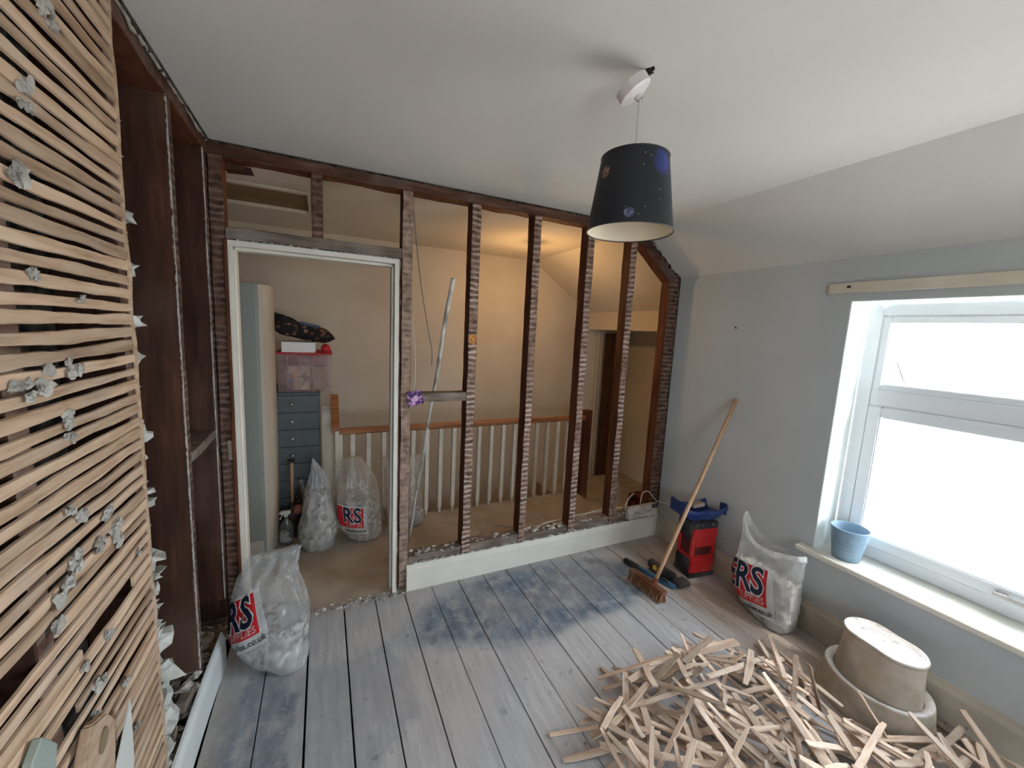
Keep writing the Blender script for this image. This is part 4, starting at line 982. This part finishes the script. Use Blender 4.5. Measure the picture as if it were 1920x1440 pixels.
# long-handled scraper and bag of tools behind it
t = thing('floor_scraper', 'wooden-handled scraper leaning upright against slate-blue drawers', 'scraper', (-.24, 3.36, 0))
bm = bmesh.new(); tube(bm, [(-.235, 3.385, .56), (-.235, 3.365, .20)], .013, 12); obj('handle', bm, M['broomwood'], t, smooth=True)
bm = bxm(((-.26, 3.37, .555), (-.21, 3.40, .578)), bevel=.004); obj('grip', bm, M['black'], t)
bm = bmesh.new(); tube(bm, [(-.235, 3.366, .21), (-.235, 3.355, .04)], .010, 10); obj('shank', bm, M['grey'], t)
obj('blade', bxm(((-.28, 3.345, .0), (-.19, 3.35, .06))), M['grey'], t)
rr = random.Random(8)
bm = bmesh.new()
for k, (x, y, z, s) in enumerate(((-.19, 3.30, .10, .075), (-.15, 3.33, .24, .070), (-.18, 3.32, .18, .065), (-.13, 3.345, .33, .045))):
    blob(bm, (x, y, z), s, 3, .5, k*3, (1, .8, 1.1), 2.2)
obj('tool_bag', bm, mat_noise('dark_canvas', (.02, .018, .018), (.12, .085, .07), .9, 10), None, label='slumped dark canvas bag of tools behind the spray bottle', cat='bag', origin=(-.17, 3.3, 0))
bm = bmesh.new(); tube(bm, [(-.12, 3.24, .20), (-.175, 3.31, .44)], .018, 8); obj('brush_handle', bm, M['grey'], None, label='pale grey brush handle sticking out of dark tool bag', cat='handle', origin=(-.14, 3.27, .2))
obj('hand_brush', bxm(((-.215, 3.20, .215), (-.155, 3.235, .275)), bevel=.008, seg=2), mat_plain('dull_pink', (.28, .10, .08), .7), None, label='dull pink scrap lying on the dark tool bag', cat='scrap', origin=(-.185, 3.22, .215))

# leaning pole behind the noggin
bm = bmesh.new()
pa, pb_ = V((.570, 2.918, .008)), V((.640, 2.165, 1.905)); dv = (pb_-pa)
for k in range(2): pass
tube(bm, [pa + dv*i/20 + V((.003*math.sin(i), 0, 0)) for i in range(21)], [.0085+.0045*i/20 for i in range(21)], 8)
obj('leaning_pole', bm, mat_noise('flaking_white_paint', (.20, .18, .15), (.66, .64, .60), .6, 14, .1, vec=(1, 1, .3), lo=.35, hi=.5), None, smooth=True, label='thin pale painted pole leaning behind the cross piece', cat='pole', origin=pa)

# ------------------------------------------------------------------ switch, sockets, cables
t = thing('light_switch', 'purple patterned light switch hanging at the end of the cross piece', 'light switch', (.478, D-.03, 1.222))
Mt = Matrix.Translation((.480, D-.02, 1.222)) @ Euler((R(4), R(-14), R(-6))).to_matrix().to_4x4()
obj('back_box', bxm(((-.036, .0, -.036), (.036, .022, .036)), M=Mt, bevel=.002), M['white'], t)
m, nt, ln, P = newmat('purple_print'); co = coords(nt, ln, loc=(-.001, 0, 0))
n_ = N(nt, 'ShaderNodeTexNoise'); n_.inputs['Scale'].default_value = 55; ln.new(co, n_.inputs[0])
q = ramp(nt, [(.38, (.012, .004, .05)), (.52, (.10, .02, .18)), (.66, (.65, .35, .6))]); ln.new(n_.outputs[0], q.inputs[0]); ln.new(q.outputs[0], P.inputs['Base Color'])
obj('switch_plate', bxm(((-.043, -.007, -.043), (.043, .0, .043)), M=Mt, bevel=.002), m, t, label='purple printed plate')
bm = bmesh.new(); 
v_ = [V(p) for p in ((-.012, -.0085, -.018), (.014, -.0085, -.016), (.020, -.0085, .004), (.008, -.0085, .018), (-.010, -.0085, .010))]
bm.faces.new([bm.verts.new(Mt @ p) for p in v_]); rx = bmesh.ops.extrude_face_region(bm, geom=bm.faces[:]); bmesh.ops.translate(bm, verts=[q for q in rx['geom'] if isinstance(q, bmesh.types.BMVert)], vec=(0, .003, 0)); bmesh.ops.recalc_face_normals(bm, faces=bm.faces)
obj('pale_motif', bm, mat_plain('pale_pink', (.62, .42, .58), .5), t)
t = thing('double_socket_box', 'dusty white double socket box perched on skirting in far right corner', 'socket box', (2.32, D-.02, .19))
Mt = Matrix.Translation((2.318, D-.028, .245)) @ Euler((R(-10), R(-2), R(-4))).to_matrix().to_4x4()
obj('box', bxm(((-.146, -.02, -.048), (.146, .022, .048)), M=Mt, bevel=.004), mat_noise('dusty_white_plastic', (.42, .38, .33), (.60, .56, .50), .6, 14, .1), t)
bm = bmesh.new()
for x_ in (-.08, -.055, .04, .065): box(bm, (x_, -.0215, -.010), (x_+.007, -.0195, .005), Mt)
box(bm, (.085, -.022, .012), (.142, -.012, .045), Mt)
obj('socket_slots', bm, M['dustyblack'], t)
def cable(pts, r, mat, label, o=None):
    bm = bmesh.new(); p = smoothpath(pts, 8); tube(bm, p, r, 7)
    return obj('cable', bm, M[mat], None, smooth=True, label=label, cat='cable', origin=p[0])
cable([(2.33, D+.01, .29), (2.335, D-.0, .38), (2.37, D-.03, .40), (2.42, D-.07, .335), (2.46, D-.15, .33), (2.475, D-.24, .31), (2.48, D-.34, .27)], .004, 'cable', 'white flex arching from the top of the socket box to the window wall')
cable([(2.44, D-.02, .285), (2.47, D-.05, .27), (2.485, D-.12, .22), (2.49, D-.20, .18), (2.492, D-.30, .10)], .004, 'cable', 'white flex dropping from the right end of the socket box')
cable([(2.20, D+.03, .24), (2.17, D+.01, .27), (2.17, D+.0, .31), (2.22, D+.02, .35), (2.30, D+.06, .36)], .004, 'cable', 'pale flex looping up left of the socket box')
cable([(2.17, D+.03, .27), (2.04, D+.10, .245), (1.9, D+.10, .24), (1.84, D+.11, .215), (1.75, D+.10, .212), (1.55, D+.06, .215), (1.45, D+.03, .212)], .004, 'cable', 'pale flex running along the sole plate towards the middle studs')
cable([(2.1, D+.03, .26), (2.0, D+.11, .225), (1.8, D+.13, .22), (1.74, D+.12, .215), (1.70, D+.12, .216), (1.5, D+.10, .22), (1.38, D+.05, .215), (1.30, D+.03, .21)], .0038, 'cable', 'second pale flex lying behind the middle studs on the sole plate')
cable([(1.27, D+.12, .205), (1.17, D+.16, .22), (1.05, D+.20, .23), (1.00, D+.17, .21), (1.06, D+.13, .17), (1.07, D+.11, .20)], .0045, 'greycable', 'dark flex looping over carpet between second and third studs')
cable([(1.30, D+.12, .22), (1.36, D+.20, .27), (1.45, D+.16, .25), (1.52, D+.10, .21), (1.46, D+.04, .205)], .004, 'greycable', 'dark flex looping over sole plate between third and fourth studs')
cable([(.463, D+.05, 2.36), (.49, D+.10, 2.2), (.535, D+.13, 1.9), (.585, D+.13, 1.62), (.61, D+.13, 1.50), (.612, D+.13, 1.40)], .0035, 'greycable', 'grey flex hanging from top plate beside doorway stud towards the pole')
cable([(.462, D+.10, 1.78), (.485, D+.10, 1.62), (.50, D+.08, 1.42), (.488, D+.05, 1.28), (.485, D+.04, 1.248)], .003, 'cable', 'thin pale flex running down to the purple switch')

# ------------------------------------------------------------------ stair-head corner details
struct('trim_5', bxm(((3.12, FY-.03, -.19), (3.14, FY-.01, 1.7)), ((3.16, FY-.03, -.19), (3.175, FY-.01, 1.7))), M['landing'])
obj('tall_brown_board', bxm(((3.21, FY-.06, -.19), (3.55, FY-.03, 1.66)), bevel=.003), mat_wood('brown_board', [(.3, (.05, .022, .013)), (.7, (.10, .045, .026))], (6, 6, .7), 4, .6, 0, .1), None, label='tall dark brown board standing in the recess beyond the stairs', cat='board', origin=(3.38, FY-.05, -.19))
bm = bxm(((2.66, 2.78, -.0), (2.80, 2.86, .10)), bevel=.01, seg=2); 
obj('red_black_crate', bxm(((2.60, 2.66, .0), (2.76, 2.80, .17)), bevel=.012, seg=2), mat_noise('red_black_pattern', (.012, .01, .012), (.22, .02, .04), .6, 14, 0, lo=.45, hi=.55), None, label='small dark red and black case on landing behind corner post', cat='case', origin=(2.68, 2.73, 0)); bm.free()
obj('green_crate', bxm(((2.40, 2.56, .0), (2.62, 2.64, .12)), bevel=.008, seg=2), M['dustyblack'], None, label='low black case on landing carpet behind the socket box', cat='case', origin=(2.5, 2.6, 0))

# ------------------------------------------------------------------ broom
t = thing('broom', 'wooden broom leaning against the grey-blue wall with head on floor', 'broom', (1.87, 1.78, 0))
hb, ht = V((1.905, 1.74, .075)), V((2.500, 1.752, 1.255))
bm = bmesh.new(); tube(bm, [hb+(ht-hb)*i/10 for i in range(11)], .0125, 14); obj('handle', bm, M['broomwood'], t, smooth=True)
e0, e1 = V((1.868, 1.925, .0)), V((1.888, 1.640, .0)); dd = (e1-e0).normalized(); ang_ = math.atan2(dd.y, dd.x)
Mb = Matrix.Translation(((e0+e1)/2)) @ Matrix.Rotation(ang_, 4, 'Z') @ Matrix.Rotation(R(-8), 4, 'X')
bm = bmesh.new(); prism(bm, [(-.142, -.018), (-.135, -.028), (.135, -.028), (.142, -.018), (.142, .018), (.135, .028), (-.135, .028), (-.142, .018)], 'z', .052, .078)
bmesh.ops.bevel(bm, geom=list(bm.edges), offset=.003, segments=2, affect='EDGES'); bmesh.ops.transform(bm, matrix=Mb, verts=bm.verts); hd = obj('broom_head', bm, M['broomhead'], t)
bm = bmesh.new(); rb = random.Random(4)
for i in range(15):
    for j in range(4):
        x_, y_ = -.128+i*.0183, -.018+j*.012
        p = V((x_, y_, .054)); q = V((x_+rb.uniform(-.004, .004), y_*1.35+rb.uniform(-.003, .003), .006))
        tube(bm, [p, (p+q)/2, q], [.0045, .0065, .0085], 6)
bmesh.ops.transform(bm, matrix=Mb, verts=bm.verts)
for v in bm.verts: v.co.z = max(v.co.z, .002)
obj('bristles', bm, M['bristle'], t, label='red-brown bristles')
bm = bmesh.new(); tube(bm, [hb-(ht-hb).normalized()*.01, hb+(ht-hb).normalized()*.035], .017, 14); obj('socket', bm, M['broomhead'], t)

# ------------------------------------------------------------------ stacked red and black tool boxes with blue tray
BX, BY = 2.375, 1.835
RB = Matrix.Translation((BX, BY, 0)) @ Matrix.Rotation(R(-8), 4, 'Z')
t = thing('tool_caddy', 'red and black upright plastic step box in corner behind broom', 'toolbox', (BX, BY, 0))
obj('base', bxm(((-.108, -.082, .002), (.108, .082, .028)), M=RB, bevel=.006, seg=2), M['dustyblack'], t)
obj('lower_box', bxm(((-.100, -.075, .028), (.100, .075, .155)), M=RB, bevel=.008, seg=2), M['red'], t)
obj('lower_panel', bxm(((-.112, -.066, .034), (-.098, .066, .138)), M=RB, bevel=.006, seg=2), M['dustyblack'], t)
for q_ in (((-.100, -.075, .150), (-.074, -.049, .30)), ((.072, -.075, .150), (.100, -.045, .30)), ((-.100, .050, .150), (-.072, .075, .30)), ((.072, .050, .150), (.100, .075, .30)), ((-.072, -.078, .222), (.070, -.05, .289))):
    obj('upright' if q_[1][0]-q_[0][0] < .05 else 'cross_panel', bxm(q_, M=RB, bevel=.004), M['red'], t)

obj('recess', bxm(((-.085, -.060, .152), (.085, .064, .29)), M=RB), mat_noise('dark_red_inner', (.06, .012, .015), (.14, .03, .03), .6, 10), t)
obj('upper_box', bxm(((-.104, -.078, .288), (.104, .078, .365)), M=RB, bevel=.006, seg=2), M['red'], t)
obj('upper_panel', bxm(((-.115, -.066, .285), (-.100, .066, .40)), ((-.1, -.08, .352), (.1, .08, .40)), M=RB, bevel=.006, seg=2), M['dustyblack'], t)
bm = bmesh.new()
for x_ in (-.04, .045, .085): blob(bm, RB @ V((x_, -.086, .385)), .008, 1, .3, 2)
obj('catch', bm, M['grey'], t)
t = thing('blue_tray', 'dark blue plastic paint tray perched on the red and black toolbox', 'tray', (BX, BY, .40))
RT = Matrix.Translation((BX+.0, BY+.015, .402)) @ Matrix.Rotation(R(-12), 4, 'Z') @ Matrix.Rotation(R(0), 4, 'Y')
bm = bmesh.new()
sec = []
for i in range(13):
    x_ = -.155+.31*i/12; s_ = i/12
    zlow = .0 if .22 < s_ < .78 else .0+.05*abs((s_-.5)/.5)**4
    zt = .075 + .03*abs((s_-.5)*2)**3
    w_ = .072+.018*(abs(s_-.5)*2)
    prof_ = [(-w_, zt), (-w_-.014, zt-.004), (-w_-.014, zt-.02), (-w_-.004, zt-.024), (-w_+.02, zlow), (w_-.02, zlow), (w_+.004, zt-.024), (w_+.014, zt-.02), (w_+.014, zt-.004), (w_, zt), (w_-.024, zlow+.006), (-w_+.024, zlow+.006)]
    sec.append([bm.verts.new(RT @ V((x_, a_, b_))) for a_, b_ in prof_])
for i in range(12):
    for k in range(12): bm.faces.new((sec[i][k], sec[i][(k+1) % 12], sec[i+1][(k+1) % 12], sec[i+1][k]))
bm.faces.new(sec[0]); bm.faces.new(sec[-1][::-1]); bmesh.ops.recalc_face_normals(bm, faces=bm.faces)
obj('tray_body', bm, M['bluetray'], t)
for q_ in (((-.168, -.085, .035), (-.152, .085, .125)), ((.152, -.085, .035), (.168, .085, .12))): obj('tray_end', bxm(q_, M=RT, bevel=.006, seg=2), M['bluetray'], t)
obj('sanding_block', bxm(((-.075, -.03, .082), (.03, .02, .108)), M=RT @ Matrix.Rotation(R(10), 4, 'Z'), bevel=.004), mat_noise('dusty_pale_wood', (.34, .27, .22), (.50, .42, .35), .8, 12), None, label='dusty pale wood block lying on the blue tray', cat='block', origin=(BX-.02, BY, .49))

bm = bmesh.new(); tube(bm, [(RX, 1.828, 1.727), (RX-.012, 1.828, 1.729), (RX-.014, 1.828, 1.739)], .0035, 8)
obj('screw_hook', bm, M['dustyblack'], None, label='small dark screw sticking out of the grey-blue wall above the broom', cat='screw', origin=(RX, 1.828, 1.727))
# tools lying on the boards behind the broom
t = thing('bar_clamp', 'blue-handled black tool lying on floorboards behind broom head', 'tool', (2.0, 1.80, 0))
def bar(a, b, w, z0, z1):
    a, b = V((*a, 0)), V((*b, 0)); d_ = (b-a).normalized(); n_ = V((-d_.y, d_.x, 0))*w/2; bm = bmesh.new()
    lo = [a-n_, b-n_, b+n_, a+n_]; prism(bm, [(p.x, p.y) for p in lo], 'z', z0, z1); bmesh.ops.bevel(bm, geom=list(bm.edges), offset=min(w, z1-z0)*.2, segments=2, affect='EDGES'); return bm
obj('bar', bar((1.985, 2.09), (2.05, 1.80), .028, .003, .024), M['bluetool'], t)
obj('grip', bar((2.045, 1.82), (2.075, 1.72), .032, .003, .030), M['bluetool'], t)
obj('jaw', bar((1.975, 2.10), (1.998, 1.98), .036, .002, .034), M['dustyblack'], t)
t = thing('cordless_tool', 'dusty black power tool lying between broom and toolbox', 'tool', (2.13, 1.78, 0))
obj('body', bar((2.12, 2.00), (2.135, 1.78), .05, .003, .055), M['dustyblack'], t)
obj('foot', bar((2.095, 1.745), (2.20, 1.735), .075, .003, .038), M['dustyblack'], t)
obj('collar', bar((2.07, 1.90), (2.115, 1.94), .03, .01, .045), M['yellow'], t, label='yellow collar')
t = thing('pliers', 'black pliers lying on blue tool behind the broom', 'pliers', (2.06, 1.87, .03))
obj('jaws', bar((2.05, 1.93), (2.06, 1.86), .018, .026, .038), M['dustyblack'], t)
obj('handle', bar((2.058, 1.87), (2.045, 1.76), .011, .027, .037), M['black'], t); obj('handle', bar((2.062, 1.87), (2.075, 1.765), .011, .031, .041), M['black'], t)

# ------------------------------------------------------------------ bucket on the sill
t = thing('sill_bucket', 'pale blue plastic bucket standing on the window sill', 'bucket', (2.585, 1.055, WZ0))
bm = bmesh.new(); lathe(bm, [(.001, .003), (.058, .003), (.060, .0), (.062, .004), (.083, .168), (.086, .172), (.083, .174), (.080, .170), (.060, .008), (.001, .008)], (2.578, 1.062, WZ0+.001), 56); obj('bucket_body', bm, M['bucket'], t, smooth=True)
bm = bmesh.new()
for k in range(6): 
    rr_ = .0635+.0195*k*.9/5.5; tube(bm, [(2.578+rr_*math.cos(a*math.pi/24), 1.062+rr_*math.sin(a*math.pi/24), WZ0+.02+k*.022) for a in range(49)], .0009, 4)
obj('ribs', bm, M['bucket'], t)

# ------------------------------------------------------------------ plastic step stool
SX, SY = 2.290, .755; srot = R(-8)
t = thing('step_stool', 'scuffed pale plastic step stool with dusty peanut-shaped top beside lath pile', 'stool', (SX, SY, 0))
def stool_ring(bm, a, b, z, cx=0, cy=0, pin=0, n=72):
    ring_ = []
    for k in range(n):
        th = 2*math.pi*k/n; q = 1-pin*(abs(math.cos(th))**9)      # pinch the long sides
        x_, y_ = a*math.cos(th)*q, b*math.sin(th)
        ring_.append(bm.verts.new((SX+cx+x_*math.cos(srot)-y_*math.sin(srot), SY+cy+x_*math.sin(srot)+y_*math.cos(srot), z)))
    return ring_
def loft(bm, rs, cap0=False, cap1=False):
    n = len(rs[0])
    for i in range(len(rs)-1):
        for k in range(n): bm.faces.new((rs[i][k], rs[i][(k+1) % n], rs[i+1][(k+1) % n], rs[i+1][k]))
    if cap0: bm.faces.new(rs[0][::-1])
    if cap1: bm.faces.new(rs[-1])
bm = bmesh.new()
loft(bm, [stool_ring(bm, *q) for q in ((.200, .216, .002), (.202, .218, .008), (.195, .212, .018), (.187, .205, .06), (.178, .197, .128), (.175, .194, .136), (.169, .188, .139), (.152, .172, .132), (.142, .163, .125))])
obj('skirt', bm, M['stool'], t, smooth=True, label='flared base ring')
bm = bmesh.new()
loft(bm, [stool_ring(bm, *q) for q in ((.140, .164, .112, .0, 0, .10), (.134, .160, .13, .0, 0, .16), (.120, .150, .24, .012, .0, .20), (.115, .147, .300, .018, .002, .15))])
obj('body', bm, M['stool'], t, smooth=True)
bm = bmesh.new()
loft(bm, [stool_ring(bm, *q) for q in ((.116, .148, .298, .018, .002, .19), (.122, .154, .302, .018, .002, .19), (.123, .155, .312, .018, .002, .19), (.119, .151, .319, .018, .002, .19), (.112, .144, .318, .018, .002, .19), (.108, .140, .3155, .018, .002, .19), (.06, .08, .3155, .018, .002, .1), (.002, .003, .3155, .018, .002))])
obj('top', bm, M['stool'], t, smooth=True, label='dusty peanut-shaped top')

# ------------------------------------------------------------------ loose lath pile
rp = random.Random(77)
def strip_mesh(ln_, w_, th_, seed, bend=.012, split=False):
    bm = bmesh.new(); n = max(6, int(ln_/.025)); rows = []
    for i in range(n+1):
        s_ = i/n; x_ = (s_-.5)*ln_
        yc = bend*noise.noise(V((s_*2.2, seed*5.1, 0)))*2 + .0025*noise.noise(V((s_*9, seed, 3)))
        zc = .4*bend*noise.noise(V((s_*1.8, seed*2.1, 7)))
        ww = w_/2*(1+.18*noise.noise(V((s_*6, seed*3, 1))))
        sharp = ((seed*7) % 1) < .3; tip0 = min(1, (.15 if sharp else .85)+s_*n/(4 if sharp else 1.5)); tip1 = min(1, (.3 if (seed*3) % 1 < .35 else .8)+(1-s_)*n/3)
        lo = ww*min(tip0, 1); hi = ww*min(tip1, 1)
        rows.append([bm.verts.new(p) for p in ((x_, yc-lo, zc), (x_, yc+hi, zc), (x_, yc+hi*.9, zc+th_), (x_, yc-lo*.9, zc+th_))])
    for i in range(n):
        for k in range(4): bm.faces.new((rows[i][k], rows[i][(k+1) % 4], rows[i+1][(k+1) % 4], rows[i+1][k]))
    bm.faces.new(rows[0]); bm.faces.new(rows[-1][::-1]); bmesh.ops.recalc_face_normals(bm, faces=bm.faces)
    me = bpy.data.meshes.new('loose_lath'); bm.to_mesh(me); bm.free(); me.materials.append(M['looselath']); return me
protos = []
for k in range(26):
    l_ = [.12, .18, .24, .30, .34, .38, .42, .46, .50, .54, .58, .64, .26][k % 13]*rp.uniform(.9, 1.1)
    protos.append((l_, strip_mesh(l_, rp.uniform(.016, .031), rp.uniform(.004, .0065), k*1.37+.21, .001+.006*rp.random()**2)))
G = .01; gx0, gy0, gw, gh = .6, .1, 210, 140
HM = np.zeros((gw, gh))
for i in range(gw):
    for j in range(gh):
        x_, y_ = gx0+i*G, gy0+j*G
        if math.hypot((x_-SX+.02)/.235, (y_-SY)/.25) < 1: HM[i, j] = 9
        if x_ > RX-.03: HM[i, j] = 9
        if math.hypot((x_-2.385)/.125, (y_-1.335)/.21) < 1: HM[i, j] = 9
def hm(x_, y_):
    i, j = int(round((x_-gx0)/G)), int(round((y_-gy0)/G))
    return HM[i, j] if 0 <= i < gw and 0 <= j < gh else 0
LBL = 'broken wooden lath strip lying in the tangled heap on the floor'
placed = 0
def drop(cx, cy, yaw, k, maxs=.55, label=None, zadd=0, roll=0):
    """rest strip k on what already lies there: two supports, no sinking in"""
    global placed
    l_, me = protos[k]; dx, dy = math.cos(yaw), math.sin(yaw)
    ss = np.linspace(-l_/2, l_/2, max(7, int(l_/.012)))
    hs_ = np.array([max(hm(cx+s*dx, cy+s*dy), hm(cx+s*dx-dy*.009, cy+s*dy+dx*.009), hm(cx+s*dx+dy*.009, cy+s*dy-dx*.009)) for s in ss])
    if hs_.max() > 5: return False
    best = None
    L_ = ss < 0; 
    a = np.argmax(hs_[L_]); b = np.argmax(hs_[~L_]); sa, ha = ss[L_][a], hs_[L_][a]; sb_, hb_ = ss[~L_][b], hs_[~L_][b]
    sl_ = (hb_-ha)/max(sb_-sa, .04); sl_ = max(-maxs, min(maxs, sl_))
    z0 = max(hs_-sl_*ss)
    for i in range(1, 6):                           # let it settle flatter if that lowers it
        for s2 in (sl_*(1-i*.2),):
            z2 = max(hs_-s2*ss)
            if z2 < z0-.001: z0, sl_ = z2, s2
    zc = z0+.0025+zadd
    if zc > .13-.10*max(0, 1-math.hypot(cx-SX, cy-SY)/.5): return False
    o = bpy.data.objects.new('loose_lath', me)
    o.rotation_euler = Euler((roll, -math.atan(sl_), yaw), 'XYZ'); o.location = (cx, cy, zc)
    COL.objects.link(o)
    o['label'] = label or LBL; o['category'] = 'wood strip'
    if not label: o['group'] = 'broken laths heaped on the floor'
    for s in ss:
        for q in (-.010, 0, .010):
            i, j = int(round((cx+s*dx-dy*q-gx0)/G)), int(round((cy+s*dy+dx*q-gy0)/G))
            if 0 <= i < gw and 0 <= j < gh and HM[i, j] < 5: HM[i, j] = max(HM[i, j], zc+sl_*s+.0065)
    placed += 1; return True
# outlying single strips first
for (cx, cy, yw, k, lb) in ((1.10, 1.13, 165, 10, 'long thin lath strip at the left tip of the heap, pointing into the room'), (1.45, 1.20, 150, 6, None), (1.98, 1.17, 118, 9, None), (2.06, 1.05, 125, 7, None), (1.86, 1.17, 150, 5, None), (1.92, 1.10, 172, 4, None),
                        (1.62, 1.23, 60, 3, None), (1.30, 1.14, 20, 8, None), (1.05, 1.02, 12, 5, None), (.98, 1.06, 168, 4, None)):
    drop(cx, cy, R(yw), k, label=lb)
tries = 0
while placed < 245 and tries < 4000:
    tries += 1
    u_, v_ = rp.gauss(0, 1), rp.gauss(0, 1)
    # the heap runs from the left tip past the stool to the bottom right
    cx = 1.68+.34*u_; cy = .80+.16*v_-.13*u_
    if cx < .93 or cx > 2.46 or cy < .30 or cy > 1.24: continue
    if cx < 1.25 and cy > 1.12: continue
    drop(cx, cy, rp.uniform(0, math.pi), rp.randrange(len(protos)))
# strips sticking up out of the heap
def stick(a, b, k, label, w_=1.0, roll=0):
    a, b = V(a), V(b); d_ = (b-a); l_, me = protos[k]
    o = bpy.data.objects.new('loose_lath', me); COL.objects.link(o)
    q = d_.to_track_quat('X', 'Z'); o.rotation_mode = 'QUATERNION'; o.rotation_quaternion = q @ Euler((roll, 0, 0)).to_quaternion()
    s_ = d_.length/l_; o.scale = (s_, w_, 1); o.location = (a+b)/2; o['label'] = label; o['category'] = 'wood strip'
stick((1.73, .79, .07), (1.90, .90, .26), 11, 'pale lath strip standing steeply from the heap, left of the stool', 1.2)
stick((1.92, .78, .06), (1.925, .86, .24), 9, 'grey-white flat strip standing up just left of stool', 1.4, R(60))
stick((2.06, .60, .05), (1.99, .70, .22), 8, 'pale split lath pointing up in front of the stool', 1.25, R(20))
stick((2.02, .52, .07), (2.36, .49, .12), 10, 'wide tan lath lying across the heap towards the skirting, below stool', 1.5)
stick((1.90, .66, .09), (2.30, .52, .05), 23, 'long brown lath lying along the front foot of the stool', 1.0)
stick((2.44, .60, .01), (2.40, .42, .03), 7, 'tan lath lying on floor between stool and skirting', 1.2)
stick((1.37, 1.12, .06), (1.56, 1.10, .14), 8, 'straight pale lath lying on top of the left side of the heap', 1.0)
bm = bmesh.new(); rr = random.Random(12)
for k in range(260):
    x = rr.gauss(1.75, .4); y = rr.gauss(.85, .2)
    if math.hypot((x-SX)/.22, (y-SY)/.235) < 1 or x > RX-.03: continue
    blob(bm, (x, y, .002), rr.uniform(.002, .006), 1, .5, k, (1.6, 1, .6))
obj('wood_and_plaster_crumbs', bm, M['rubble'], None, kind='stuff', label='crumbs of wood and plaster under the lath heap', cat='crumbs')
